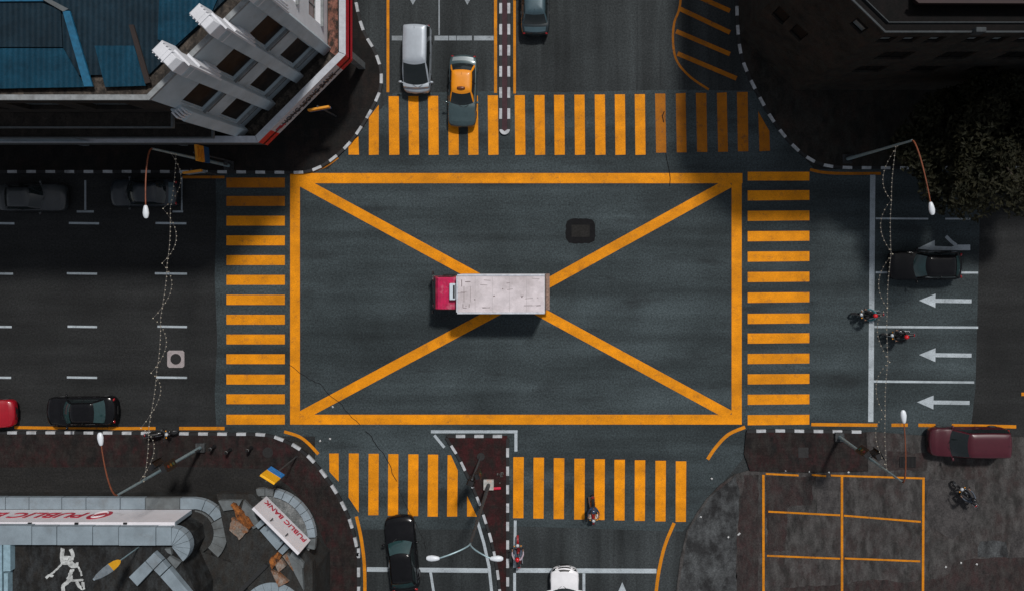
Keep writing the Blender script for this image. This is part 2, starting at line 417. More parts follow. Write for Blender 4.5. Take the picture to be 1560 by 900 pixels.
# crosswalks
N = []
for x in (592, 622, 652, 682.5, 712.5, 743, 784, 814, 844, 875, 906, 936.5, 967): N.append([(x, 147 - (x - 592) * .008), (x + 15.5, 147 - (x - 592) * .008), (x + 16.5, 236), (x + 1, 236.5)])
N.append([(562, 180), (577, 160), (577, 236), (562, 236.5)]); N.append([(531, 222), (546, 208), (547, 236), (531, 236)])
quads('crosswalk_marking', N, M['yellow'], 'amber stripes of the northern pedestrian crossing')
Nw = [[(998, 143), (1013.5, 143), (1015, 233), (999.5, 233)], [(1029.5, 143), (1044.5, 142), (1046, 232.5), (1031, 232.5)], [(1060, 142), (1076, 142), (1077.5, 232), (1062, 232)], [(1092, 142), (1107, 141), (1109, 231.5), (1094, 232)], [(1122.5, 140.5), (1139, 140.5), (1140, 231), (1124, 231)], [(1155, 170), (1172, 200), (1173, 230), (1157, 231)]]
quads('crosswalk_marking', Nw, M['yellow_worn_shaded'], 'worn orange stripes with painted shade at the east end of the northern crossing')  # building shadow put into the stripe colour, on top of wear
S = [[(501.5, 690), (516, 690), (516, 733), (502, 718)], [(531.5, 690), (546.5, 690), (546.5, 780), (531, 757)]]
for i, x in enumerate((561.5, 591.5, 622, 652)): S.append([(x, 690.5 + i * .4), (x + 15.5, 690.5 + i * .4), (x + 15, 784 + i * .7), (x - .6, 784 + i * .7)])
S += [[(682, 692.5), (687, 692.5), (697.5, 716), (696.5, 786), (681, 786)], [(711.5, 754), (726.5, 786), (711.5, 786)]]
for i, x in enumerate((782, 812.8, 843.7, 875, 905.5, 936, 967, 998.5, 1029.5)): S.append([(x, 695.5 + i * .8), (x + 16, 695.5 + i * .8), (x + 15.4, 788.5 + i * .7), (x - .3, 788.5 + i * .7)])
quads('crosswalk_marking', S, M['yellow'], 'amber stripes of the southern pedestrian crossing')
wy = (271, 299, 329, 359, 389, 419, 449, 479, 509, 539, 570, 600, 631)
quads('crosswalk_marking', [rect(345, y, 434, y + 15) for y in wy[2:]], M['yellow'], 'amber stripes of the western pedestrian crossing')
ey = (291, 322, 353, 384, 415, 446, 478, 508, 539, 570, 601, 632)
quads('crosswalk_marking', [[(1139, y - .5), (1233, y - 1), (1233, y + 14), (1139, y + 15)] for y in ey] + [rect(1139, 262, 1233, 275.5)], M['yellow'], 'amber stripes of the eastern pedestrian crossing')
quads('crosswalk_marking', [rect(345, y, 434, y + 15) for y in wy[:2]], M['yellow_worn_shaded'], 'worn orange stripes with painted shade at the north end of the western crossing')  # wear and building shade together in the stripe colour
# edge lines in amber
yl = MB()
def line(mb, pts, wpx, z=YM, curve=0):
    if curve: pts = smoothline(pts, curve)
    ribbon(mb, P(pts), wpx / PPM, z)
for pts, wd, cv in (
    ([(591.5, -900), (591, 141)], 4.2, 0), ([(754.5, -900), (755, 142)], 4.6, 0), ([(783.5, -900), (784, 143)], 4, 0),
    ([(22, 650.5), (88, 651.5)], 4.5, 0), ([(88, 651.5), (165, 652)], 3.2, 0), ([(165, 652), (237, 652)], 4.6, 0), ([(273, 652), (342, 652)], 5, 0),
    ([(433, 657), (455, 664), (470, 675), (485, 691)], 4.6, 4), ([(543, 786), (550, 818), (555, 858), (556, 905)], 5, 4), ([(556, 905), (556, 2500)], 5, 0),
    ([(1135, 650), (1110, 661), (1091, 680), (1078, 699)], 5, 4), ([(1027, 796), (1013, 830), (1004, 868), (999, 905)], 5, 4), ([(999, 905), (999, 2500)], 5, 0),
    ([(1236, 646), (1337, 647)], 5, 0), ([(1358, 647), (1383, 647)], 5, 0), ([(1399, 647), (1425, 647.5)], 5, 0), ([(1450, 647.5), (1548, 649.5)], 5, 0), ([(1556, 600), (1700, 600)], 5, 0)):
    line(yl, pts, wd, curve=cv)
struct(yl, 'edge_line_marking', M['yellow_line'], 'thin amber no parking lines along the kerbs', 'road marking')
yw = MB()
for pts, wd, cv in (([(1234, 258.5), (1252, 262.5), (1280, 264.5), (1342, 264.5)], 4.4, 4), ([(278, 270), (342, 270)], 4, 0), ([(515, 240), (495, 254), (470, 262)], 4, 3),
    ([(1041, -60), (1036, 8), (1027, 36), (1025.5, 68), (1032, 95), (1052, 118), (1080, 137)], 3.4, 4),
    ([(1060, -6), (1112, 17)], 7, 0), ([(1036, 14), (1112, 50)], 7, 0), ([(1030, 48), (1112, 83)], 7, 0), ([(1032, 82), (1122, 120)], 7, 0), ([(1066, -38), (1112, -16)], 7, 0)):
    line(yw, pts, wd, YM + (.004 if wd == 7 else 0), curve=cv)
struct(yw, 'hatch_marking', M['yellow_worn_shaded'], 'worn orange hatched no stopping area beside the north east kerb', 'road marking')
# white lines
wm = MB()
for y, segs in ((340, ((-40, 22), (105, 151), (237, 284))), (416.5, ((-40, 20), (102, 148), (236, 285))), (497, ((-40, 18), (103, 148), (240, 285))), (574.3, ((-40, 17), (102, 148), (238, 285)))):
    for a, b in segs: line(wm, [(a, y), (b, y + .6)], 3.2)
    for k in range(1, 12): line(wm, [(-40 - k * 136, y), (-86 - k * 136, y)], 3.2)
for pts, wd in (([(1329.5, 266), (1326.5, 642)], 8), ([(1334, 333), (1414, 333.5)], 2.6), ([(1440, 333.5), (1478, 333.5)], 2.6), ([(1334, 415), (1490, 415.5)], 3), ([(1332, 497.5), (1490, 498.5)], 3.4), ([(1331, 580.5), (1484, 582)], 3.4),
    ([(559, 866.5), (743.2, 868.4)], 7), ([(786, 868), (1000, 869)], 7), ([(656, 871), (661, 903), (661, 1500)], 4), ([(889.5, 872.5), (890, 1500)], 4.2),
    ([(656.5, 657), (788.5, 657)], 4.6), ([(786, 659.5), (786, 687)], 4.6), ([(661.6, 662.3), (677, 681)], 4.2), ([(727.5, 794), (737, 826), (745, 862), (749.5, 905), (749.5, 1500)], 4.4), ([(785, 792), (784.5, 830), (784, 864)], 4.2), ([(784, 872), (784, 1500)], 4.2)):
    line(wm, pts, wd)
def arrow(mb, x, y, L, hw, hl, sw, ang, z=YM):
    c, s = math.cos(R(ang)), math.sin(R(ang))
    loc = [(0, 0), (hl, hw), (hl, sw), (L, sw), (L, -sw), (hl, -sw), (hl, -hw)]
    mb.poly(P([(x + a * c - b * s, y + a * s + b * c) for a, b in loc]), z)
for y in (457.5, 540, 612): arrow(wm, 1400 if y < 600 else 1397, y, 80, 10.5, 25, 3, .8)
arrow(wm, 948, 886, 90, 13, 30, 3.4, 90)
for pts, wd in (([(1400, 379), (1426, 366)], 1),): pass
wm.poly(P([(1397, 379), (1424, 366), (1424, 375), (1449, 376), (1459, 373), (1478, 373), (1478, 381.5), (1420, 381.5)]), YM)
line(wm, [(1457, 374), (1449, 368), (1441, 360)], 5, YM + .004, curve=3)
struct(wm, 'lane_marking', M['white'], 'white lane lines, stop lines and arrows on the asphalt', 'road marking')
ww = MB()
for a, b in ((597, 613), (662, 683), (684, 695), (696, 719), (722, 752)): line(ww, [(a, 58.5), (b, 58.5)], 7)
line(ww, [(669, -600), (669, 54)], 2)
for x in (629, 712): arrow(ww, x, 8, 90, 11, 20, 3, -90)
line(ww, [(130, 275), (130, 320.4)], 3); line(ww, [(117, 322.5), (143, 322.5)], 3.2)
line(ww, [(277, 270), (277, 320.8)], 2.4); line(ww, [(263, 322.5), (279, 322.5)], 2.8)
line(ww, [(-17, 275), (-17, 320.4)], 3); line(ww, [(-30, 322.5), (-4, 322.5)], 3.2)
struct(ww, 'parking_bay_marking', M['white_worn'], 'worn grey stop line, bay corners and arrows on the approach lanes', 'road marking')
# sealed crack wandering across the south west of the junction
rc = MB()
pts = [(440, 556), (457, 567), (472, 577), (484, 583), (497, 596), (516, 612), (531, 630), (548, 646), (560, 660), (573, 675), (584, 692), (594, 708), (601, 726), (610, 748), (620, 770), (630, 790), (641, 812), (650, 836)]
pts = [(x + random.uniform(-1.5, 1.5), y + random.uniform(-1.5, 1.5)) for x, y in smoothline(pts, 3)]
line(rc, pts[:22], .8, YM + .010); line(rc, pts[23:38], 1.0, YM + .010); line(rc, pts[38:], .6, YM + .010)
line(rc, [(1014, 233), (1016, 245), (1019, 258), (1021, 272), (1020, 284)], 1.1, YM + .010); line(rc, [(1012, 170), (1009, 177), (1011, 187)], 1.4, YM + .010)
struct(rc, 'road_crack', M['tar'], 'thin black crack running through the asphalt and amber paint', 'road crack')

# ------------------------------------------------------------------ pavements and kerbs
KZ = .14
NWk = [(-900, 262), (-60, 262), (120, 262), (300, 262), (420, 263), (468, 262), (500, 248), (530, 222), (551, 194), (569, 163), (580, 137), (581, 108), (571, 78), (556, 52), (546, 20), (541, -20), (540, -120)]
NEk = [(1121, -120), (1122, 0), (1124, 50), (1129, 86), (1142, 120), (1158, 151), (1175, 181), (1195, 208), (1217, 231), (1243, 248), (1275, 255), (1330, 256), (1420, 256), (1560, 256), (2400, 256)]
SWk = [(-900, 658), (-60, 658), (120, 658), (330, 660), (400, 661), (428, 668), (456, 682), (480, 704), (501, 731), (519, 760), (533, 790), (542, 822), (546, 850), (547, 905), (547, 1700)]
SEk = [(1137, 656), (1180, 655), (1250, 656), (1318, 657)]
def densify(line_, step):
    out = [Vector(line_[0])]; acc = 0
    pts = [Vector(p) for p in line_]
    i = 0; cur = pts[0]; need = step
    for b in pts[1:]:
        a = cur
        while (b - a).length >= need:
            a = a + (b - a).normalized() * need; out.append(a); need = step
        need -= (b - a).length; cur = b
    return out
def kerb(name, px, label, step=.58, width=.17, close=False, side=1, z1=KZ):
    pts = P(smoothline(px, 6)) if len(px) > 5 else P(px)
    if close: pts = pts + [pts[0]]
    d = densify(pts, step)
    mb = MB()
    for i in range(len(d) - 1):
        a, b = d[i], d[i + 1]
        ta = (d[min(i + 1, len(d) - 1)] - d[max(i - 1, 0)]).normalized(); tb = (d[min(i + 2, len(d) - 1)] - d[i]).normalized()
        na, nb = Vector((-ta.y, ta.x)) * width / 2, Vector((-tb.y, tb.x)) * width / 2
        q = [a + na, a - na, b - nb, b + nb]
        e = .004 * (i % 2)
        mb.prism([(p.x, p.y) for p in q], -.05, z1 + e, i % 2)
    return struct(mb, name, [M['kerb_black'], M['kerb_white']], label, 'kerb')
kerb('kerb', NWk, 'black and white painted kerb round the north west corner')
kerb('kerb', NEk, 'black and white painted kerb round the north east corner')
kerb('kerb', SWk, 'black and white painted kerb round the south west corner')
kerb('kerb', SEk, 'short black and white painted kerb in front of the south east planter')
def pavement(name, pts, mat, label, z=KZ - .02, cat='pavement'):
    mb = MB(); mb.prism(P(pts), -.05, z); return struct(mb, name, mat, label, cat)
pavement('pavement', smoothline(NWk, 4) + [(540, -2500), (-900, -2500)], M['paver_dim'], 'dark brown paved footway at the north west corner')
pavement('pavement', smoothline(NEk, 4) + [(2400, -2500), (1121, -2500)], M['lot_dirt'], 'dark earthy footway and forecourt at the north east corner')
pavement('pavement', smoothline(SWk, 4) + [(-900, 1700)], M['paver'], 'dark red paved footway at the south west corner')
pavement('planter_strip', [(1136, 657), (1318, 658), (1321, 716), (1230, 718), (1142, 716), (1133, 690)], M['paver'], 'dark red paved strip beside the parking lot')
lot = [(1140, 716), (1118, 722), (1096, 738), (1075, 760), (1060, 782), (1046, 808), (1036, 850), (1030, 900), (1028, 1700), (2600, 1700), (2600, 668), (1420, 664), (1330, 657), (1319, 657.5), (1322, 717), (1230, 719)]
mb = MB(); mb.prism(P(lot), -.05, .06); struct(mb, 'parking_lot', M['lot'], 'patched dark concrete parking lot at the south east corner', 'parking lot')
def patch(pts, mat, label, z=.064, rough=True, name='concrete_patch'):
    if rough:
        q = []
        for i, p in enumerate(pts):
            b = pts[(i + 1) % len(pts)]; n = max(2, int(math.hypot(b[0] - p[0], b[1] - p[1]) / 9))
            for k in range(n): q.append((p[0] + (b[0] - p[0]) * k / n + random.uniform(-1.6, 1.6), p[1] + (b[1] - p[1]) * k / n + random.uniform(-1.6, 1.6)))
        pts = q
    mb = MB(); mb.poly(P(pts), z); return struct(mb, name, mat, label, 'concrete patch')
patch([(1120, 724), (1126, 742), (1123, 800), (1122, 905), (1034, 905), (1040, 850), (1050, 808), (1064, 780), (1080, 760), (1098, 741)], M['lot_pale'], 'pale weathered concrete along the west rim of the lot')
patch([(1134, 722), (1155, 722), (1155, 905), (1122, 905), (1124, 790)], M['lot_red'], 'reddish concrete strip west of the amber bays')
patch([(1166, 724), (1238, 726), (1236, 768), (1200, 771), (1197, 838), (1170, 838)], M['lot_red'], 'reddish slab inside the north west bay', .066)
patch([(1244, 726), (1278, 727), (1278, 784), (1244, 780)], M['lot_grey'], 'grey slab at the head of the bays', .066)
patch([(1412, 730), (1484, 728), (1487, 760), (1480, 800), (1450, 820), (1412, 800)], M['lot_grey'], 'grey slab under the lone motorcycle', .064)
patch([(1492, 822), (1533, 824), (1535, 850), (1488, 848)], M['lot_pale'], 'pale broken slab in the rubble corner', .066)
patch([(1540, 808), (1562, 804), (1700, 804), (1700, 850), (1538, 848)], M['lot_grey'], 'grey slab at the east edge of the lot', .066)
patch([(1455, 852), (1530, 848), (1700, 852), (1700, 1200), (1180, 1200), (1190, 895), (1290, 888), (1330, 880), (1380, 886), (1440, 878)], M['lot_red'], 'reddish broken ground at the south of the lot', .068)
patch([(1350, 686), (1412, 690), (1412, 716), (1350, 716)], M['lot_red'], 'reddish apron beside the lot entrance', .066)
# amber bay lines in the lot
bl = MB()
for pts in ([(1162.5, 722), (1163, 1300)], [(1282, 724), (1282.5, 1300)], [(1406, 729), (1403.5, 1300)]): line(bl, pts, 3.6, .080)
for pts in ([(1166, 720.5), (1216, 723)], [(1236, 722), (1258, 724)], [(1265, 723), (1408, 727.5)], [(1170, 778), (1279, 783.5)], [(1285, 784), (1402, 793.5)], [(1168, 845), (1279, 849.5)], [(1286, 849), (1401, 853.5)], [(1166, 935), (1400, 942)]): line(bl, pts, 2.8, .084)
struct(bl, 'parking_bay_marking', M['yellow_line'], 'thin orange lines marking out parking bays in the lot', 'road marking')
# service lane in front of the bank
mb = MB(); mb.poly(P([(-900, 712), (300, 710), (402, 713), (440, 738), (478, 780), (497, 830), (500, 905), (500, 1500), (-900, 1500)]), KZ - .016)
struct(mb, 'service_lane', M['lane'], 'dark asphalt lane between the bank and the red footway', 'road')
# narrow median on the north arm
mb = MB()
med = [(761.5, -900), (761, 196), (763.5, 203), (769, 206), (774.5, 203), (777, 196), (777.5, -900)]
mb.prism(P([(765, -900), (765, 198), (769, 201.5), (773, 198), (773, -900)]), -.05, .13)
struct(mb, 'median_strip', M['median_red'], 'narrow dark red strip dividing the north arm', 'traffic island')
kerb('kerb', [(763, -900), (763, 198)][::-1], 'black and white kerb on the west side of the northern median', .64, .17)
kerb('kerb', [(775.3, -900), (775.3, 198)][::-1], 'black and white kerb on the east side of the northern median', .64, .17)
mb = MB(); mb.prism(P([(761.3, 198), (761.5, 202)] + arc(769, 198, 7.8, 165, 15, 8) + [(777, 198), (773, 198), (769, 201), (765, 198)]), -.05, .15)
struct(mb, 'kerb', M['kerb_white'], 'rounded white kerb nose at the south tip of the median', 'kerb')
# triangular island on the south arm
isl_l = [(680, 665), (690, 681), (701, 699), (712, 722), (722, 744), (731, 766), (739, 790), (747, 815), (753, 840), (758, 868), (762, 905)]
mb = MB(); mb.prism(P([(680, 664), (773, 663)] + [(774, 905), (774, 1700), (764, 1700)] + isl_l[::-1]), -.05, KZ - .02)
struct(mb, 'traffic_island', M['island'], 'triangular dark red paved island on the south arm', 'traffic island')
kerb('kerb', isl_l + [(764, 960), (764, 1500)], 'black and white kerb down the slanting side of the island', .58, .16)
kerb('kerb', [(773.5, 667), (774, 1500)], 'black and white kerb down the straight east side of the island', .56, .17)
kerb('kerb', [(681, 663.5), (773, 663.5)], 'black and white kerb across the head of the island', .56, .17)

# ------------------------------------------------------------------ cars
def lerp_pts(pts, x):
    if x <= pts[0][0]: return pts[0][1]
    for (a, va), (b, vb) in zip(pts, pts[1:]):
        if x <= b:
            t = (x - a) / (b - a); t = t * t * (3 - 2 * t) * .6 + t * .4
            return va + (vb - va) * t
    return pts[-1][1]

def car(name, label, cat, px, py, heading, L=4.3, Wd=1.7, Ht=1.46, kind='sedan', body=None, roof=None, boot=None, hood=None, glass=None, taxi=False,
        xs=None, group=None, bow=.16, rails=False, lamps=True, dark_face=False):
    """a car looking along local +x; xs = (windscreen base, roof front, roof rear, rear glass base) as distances from the nose"""
    c = W(px, py, 0.)
    t = empty(name, (c.x, c.y, .012), R(heading), label, cat, group)
    roof = roof or body; h = Wd / 2; F = L / 2
    belt = .92 if Ht < 1.6 else 1.02
    xs = xs or {'sedan': (1.15, 1.85, 3.15, 3.75), 'hatch': (1.05, 1.75, 3.45, L - .28), 'van': (.72, 1.55, L - .35, L - .12)}[kind]
    xa, xb, xc, xd = [F - k for k in xs]
    nose = .60 if Ht < 1.6 else .70
    tops = [(-F, .62), (-F + .10, .84 if kind == 'sedan' else belt - .05), (xd - .02, belt + (.0 if kind == 'sedan' else .02)), (xa, belt), (xa + .05, belt - .01), (F - .35, nose + .18), (F - .10, nose + .10), (F, nose - .04)]
    wx = (F - .82, -F + .80); wr = .30
    NS = 56; rings = []
    for i in range(NS + 1):
        x = -F + L * i / NS
        e = abs(x) / F
        k = max(0, (e - .72) / .28)
        wd = h * (.80 + .20 * math.sqrt(max(0., 1 - k ** 2.2)))
        zt = lerp_pts(tops, x); zb = .24 + .12 * k ** 3
        za = zb
        for q in wx:
            if abs(x - q) < .36: za = max(za, .30 + math.sqrt(.36 ** 2 - (x - q) ** 2) * .98)
        zs = min(zt - .05, .70 if Ht < 1.6 else .80); zs = max(zs, za + .03)
        half = [(0, zb), (wd * .80, zb), (wd * .955, za), (wd, (za + zs) / 2 + .02), (wd * .985, zs), (wd * .93, zt - .012), (wd * .84, zt + .012), (wd * .45, zt + .045), (0, zt + .055)]
        ring = []
        for y, z in half + [(-y, z) for y, z in half[-2:0:-1]]:
            xx = x - math.copysign(bow * (abs(y) / h) ** 2 * max(0, (e - .45) / .55) ** 2, x)
            ring.append(Vector((xx, y, z)))
        rings.append(ring)
    mb = MB(); mb.loft(rings)
    mb.build('body', body, t, smooth=True)
    def zsurf(x, y):
        return lerp_pts(tops, x) + .055 - .05 * min(1, (abs(y) / (h * .84)) ** 2)
    def panel(nm, x0, x1, w0, w1, m, dz=.006, nx=8, ny=8):
        vs = []
        for i in range(nx + 1):
            x = x0 + (x1 - x0) * i / nx; wv = w0 + (w1 - w0) * i / nx
            for j in range(ny + 1):
                y = wv * (-1 + 2 * j / ny); e = abs(x) / F
                xx = x - math.copysign(bow * (abs(y) / h) ** 2 * max(0, (e - .45) / .55) ** 2, x)
                vs.append((xx, y, zsurf(x, y) + dz))
        q = MB(); q.add(vs, [(i * (ny + 1) + j, (i + 1) * (ny + 1) + j, (i + 1) * (ny + 1) + j + 1, i * (ny + 1) + j + 1) for i in range(nx) for j in range(ny)])
        o = q.build(nm, m, t, smooth=True, recalc=False)
        return o
    panel('bonnet', xa + .10, F - .30, h * .80, h * .68, hood or body)
    if dark_face:
        panel('upper_grille', F - .26, F - .15, h * .30, h * .44, M['black'], .012); panel('lower_intake', F - .075, F - .03, h * .42, h * .46, M['black'], .014)
    if kind == 'sedan': panel('boot_lid', xd - .10, -F + .16, h * .76, h * .72, boot or body)
    # greenhouse
    wb, wt = (h * .86, h * .66) if Ht < 1.6 else (h * .93, h * .80)
    def ring(xf, xr, ww, z, bf, br, crown=0):
        out = []
        for i in range(9):
            y = ww * .95 * (-1 + i / 4); out.append(Vector((xf - bf * (y / ww) ** 2, y, z + crown * (1 - (y / ww) ** 2))))
        for i in range(9):
            tt = i / 8; out.append(Vector((xf - bf - .05 + (xr + br + .05 - (xf - bf - .05)) * tt, ww * (1 + .03 * math.sin(math.pi * tt)), z)))
        for i in range(9):
            y = ww * .95 * (1 - i / 4); out.append(Vector((xr + br * (y / ww) ** 2, y, z + crown * (1 - (y / ww) ** 2))))
        for i in range(9):
            tt = i / 8; out.append(Vector((xr + br + .05 + (xf - bf - .05 - (xr + br + .05)) * tt, -ww * (1 + .03 * math.sin(math.pi * tt)), z)))
        return out
    base = ring(xa, xd, wb, belt - .03, .24, .12); top = ring(xb, xc, wt, Ht - .075, .12, .06)
    rim = ring(xb - .05, xc + .05, wt * .93, Ht - .035, .11, .05); r2 = ring(xb - .28, xc + .25, wt * .6, Ht - .008, .08, .04); r3 = ring(xb - .5, xc + .45, wt * .25, Ht, .02, .02)
    def at(v, off=0.):
        out = []
        for i in range(36):
            a, b = base[i], top[i]
            p = a + (b - a) * v; bul = .045 * math.sin(math.pi * v)
            n_ = Vector((0, 0, 0))
            sec = i // 9
            n_ = (Vector((1, 0, .6)), Vector((0, 1, .35)), Vector((-1, 0, .5)), Vector((0, -1, .35)))[sec].normalized()
            out.append(p + n_ * (bul + off))
        return out
    vsteps = [0, .1, .35, .6, .86, 1.]
    mb = MB(); mb.loft([at(v) for v in vsteps] , cap=False)
    mb.build('cabin_pillars', roof, t, smooth=True)
    mb = MB(); mb.loft([top, rim, r2, r3], cap=False); mb.add(r3, [tuple(range(36))])
    mb.build('roof', roof, t, smooth=True)
    def glass_part(nm, i0, i1, v0, v1, m):
        q = MB(); rows = [at(v0 + (v1 - v0) * k / 5, .010) for k in range(6)]
        seg = [[r_[i] for i in range(i0, i1 + 1)] for r_ in rows]
        q.loft(seg, cap=False, closed=False)
        return q.build(nm, m, t, smooth=True, recalc=False)
    gl = glass or M['glass']
    glass_part('windscreen', 0, 8, .07, .93, gl)
    glass_part('rear_window', 18, 26, .12, .90, gl)
    for s in (9, 27):
        mid = s + 4
        glass_part('side_window', s, mid, .12, .88, M['glass']); glass_part('side_window', mid, s + 8, .12, .88, M['glass'])
        # a slim pillar between the two panes
        q = MB(); a_, b_ = at(.1, .016)[mid], at(.9, .016)[mid]
        q.tube([a_, (a_ + b_) / 2 + Vector((0, .012 if s == 9 else -.012, 0)), b_], .028, 6); q.build('door_pillar', M['black'], t)
    # wheels, lamps, mirrors, plates, wipers, door handles
    for q in wx:
        for s in (1, -1):
            wh = MB(); wh.torus((0, 0, 0), .215, .092, 'Y', 24, 8)
            w_ = wh.build('wheel', M['rubber'], t, smooth=True); w_.location = (q, s * (h - .11), .305)
            rm = MB(); rm.tube([(0, -.06, 0), (0, .07, 0)] if s > 0 else [(0, .06, 0), (0, -.07, 0)], [.16, .17], 16); rm.build('rim', M['rim'], w_, smooth=True)
    for s in (1, -1):
        if lamps:
            q = MB(); q.ball((F - .30, s * h * .70, nose + .065), (.20, .13, .055), 12, 6, rot=Matrix.Rotation(s * R(-34), 3, 'Z')); q.build('headlight', M['headlight'] if not dark_face else M['glass'], t, smooth=True)
        q = MB(); q.ball((-F + .15, s * h * .74, .72 if kind == 'sedan' else .84), (.07, .13, .085), 10, 6, rot=Matrix.Rotation(s * R(30), 3, 'Z')); q.build('tail_light', M['tail'], t, smooth=True)
        q = MB(); q.ball((xa - .28, s * (h + .10), belt + .04), (.075, .12, .07), 10, 6); q.box((xa - .24, s * (h - .02), belt - .01), (.05, .16, .04)); q.build('side_mirror', M['black'] if body in (M['black'],) else body, t, smooth=True)
        q = MB(); q.tube([(xa + .04, s * .05 + .12, belt + .045), (xa - .12, s * .30 + .12, belt + .13)], .010, 5); q.build('wiper', M['black'], t)
        for xh in (xa - .95, xa - 1.85):
            q = MB(); q.box((xh, s * (h * .985), .80), (.18, .03, .03)); q.build('door_handle', M['chrome'] if rails else M['black'], t, bevel=.006)
        if rails:
            q = MB(); q.tube([(xb - .2, s * wt * .93, Ht - .02), (xb - .35, s * wt * .93, Ht + .02), (xc + .3, s * wt * .93, Ht + .02), (xc + .15, s * wt * .93, Ht - .02)], .018, 6); q.build('roof_rail', M['black'], t)
    q = MB(); q.box((F - .02 , 0, .42), (.04, .50, .12)); q.build('number_plate', M['plate'], t)
    q = MB(); q.box((-F + .0, 0, .52), (.04, .50, .12)); q.build('number_plate', M['plate'], t)
    q = MB(); q.loft([[Vector((F - .015 - bow * (y / h) ** 2, y, z)) for y, z in ((-h * .45, .50), (h * .45, .50), (h * .42, .60), (-h * .42, .60))], [Vector((F + .012 - bow * (y / h) ** 2, y, z)) for y, z in ((-h * .45, .50), (h * .45, .50), (h * .42, .60), (-h * .42, .60))]]); q.build('grille', M['black'], t)
    q = MB(); q.tube([(xc + .25, 0, Ht - .02), (xc + .12, 0, Ht + .16)], .007, 5); q.build('aerial', M['black'], t)
    if taxi:
        q = MB(); q.ball((xb - .26, .0, Ht + .05), (.10, .25, .085), 14, 8); o = q.build('taxi_sign', plain('brown_roof_sign', (.16, .05, .02), .3), t, smooth=True)
        q = MB(); q.box((xb - .26, 0, Ht + .01), (.16, .44, .03)); q.build('sign_base', M['black'], o)
    return t

P_silver = plain('silver_car_paint', (.40, .445, .49), .35, metal=.2, var=.06, coat=.4, grain=.04)
P_white = plain('white_car_paint', (.78, .78, .80), .3, var=.04, coat=.5, grain=.03)
P_slate = plain('slate_car_paint', (.052, .084, .092), .3, metal=.2, var=.08, coat=.5, grain=.05)
P_slate_sheen = plain('slate_paint_with_sheen', (.24, .28, .29), .35, metal=.2, var=.08, coat=.4, grain=.05)  # taxi boot: reflection on slate put into a paler base colour
P_amber = plain('amber_taxi_paint', (.80, .275, .004), .4, var=.05, coat=.3, grain=.05)
P_black = plain('black_car_paint', (.006, .006, .007), .16, var=.2, coat=.12, grain=.05, spec=.25)
P_black_blue = plain('blue_black_car_paint', (.014, .022, .026), .2, var=.2, coat=.4, grain=.05)
P_bluegrey = plain('blue_grey_car_paint', (.055, .095, .115), .3, metal=.2, var=.1, coat=.4, grain=.05)
P_charcoal = plain('charcoal_car_paint', (.032, .037, .040), .35, var=.1, coat=.3, grain=.05)
P_navy = plain('dark_navy_car_paint', (.014, .020, .026), .3, var=.1, coat=.3, grain=.05)
P_red = plain('bright_red_car_paint', (.34, .005, .015), .3, var=.06, coat=.4, grain=.05)
P_maroon = plain('maroon_car_paint', (.062, .006, .013), .35, var=.08, coat=.4, grain=.08)

car('minivan', 'silver minivan with a long pale roof stopped at the northern crossing', 'van', 639, 94, -91, 4.15, 1.66, 1.86, 'van', P_silver, xs=(.34, 1.62, 3.88, 4.08), rails=False)
car('taxi', 'taxi with an amber roof and dark bonnet nosing over the northern crossing', 'taxi', 707, 142, -91.5, 4.36, 1.70, 1.45, 'sedan', P_slate, P_amber, boot=P_slate_sheen, taxi=True, xs=(1.18, 1.95, 3.26, 3.85))
car('parked_car', 'dark blue grey hatchback driving north beside the median, cut by the top of the photo', 'car', 816, 4, 90, 4.4, 1.72, 1.48, 'sedan', P_black_blue, P_bluegrey, boot=P_bluegrey, xs=(1.2, 1.9, 3.25, 3.86))
car('parked_car', 'charcoal sedan parked at the far left along the north kerb', 'car', 60, 302, 0, 4.1, 1.66, 1.46, 'sedan', P_charcoal, xs=(1.10, 1.80, 3.1, 3.6))
car('parked_car', 'dark navy sedan parked along the north kerb under the street lamp', 'car', 228, 295, 180, 4.15, 1.66, 1.46, 'sedan', P_navy, xs=(1.10, 1.80, 3.1, 3.6), boot=P_bluegrey)
car('parked_car', 'bright red car showing only one end at the left edge of the photo', 'car', -17, 626, 0, 4.1, 1.68, 1.46, 'hatch', P_red)
car('parked_car', 'glossy black sedan parked by the south west kerb', 'car', 134, 622, 181, 4.25, 1.72, 1.47, 'sedan', P_black, xs=(1.15, 1.85, 3.2, 3.8), glass=M['glass_teal'])
car('hatchback', 'glossy black car rolling up to the southern crossing at a slant', 'car', 616, 836, 95.5, 4.55, 1.80, 1.50, 'hatch', P_black, glass=M['glass_teal'], xs=(1.30, 2.05, 3.75, 4.3), rails=False)
car('sedan', 'white car waiting at the southern stop line', 'car', 860, 910, 90, 4.4, 1.72, 1.46, 'hatch', P_white, xs=(1.12, 1.85, 3.5, 4.1), dark_face=True, bow=.34)
car('minivan', 'maroon van parked half on the kerb by the lot', 'van', 1467, 668, 180, 4.85, 1.72, 1.82, 'van', P_maroon, xs=(1.02, 1.95, 4.45, 4.72))
car('hatchback', 'black car waiting in the shaded lane behind the eastern stop line', 'car', 1402, 404, 180, 4.4, 1.74, 1.52, 'hatch', P_black, glass=M['glass_teal'], xs=(1.30, 1.95, 3.7, 4.2))

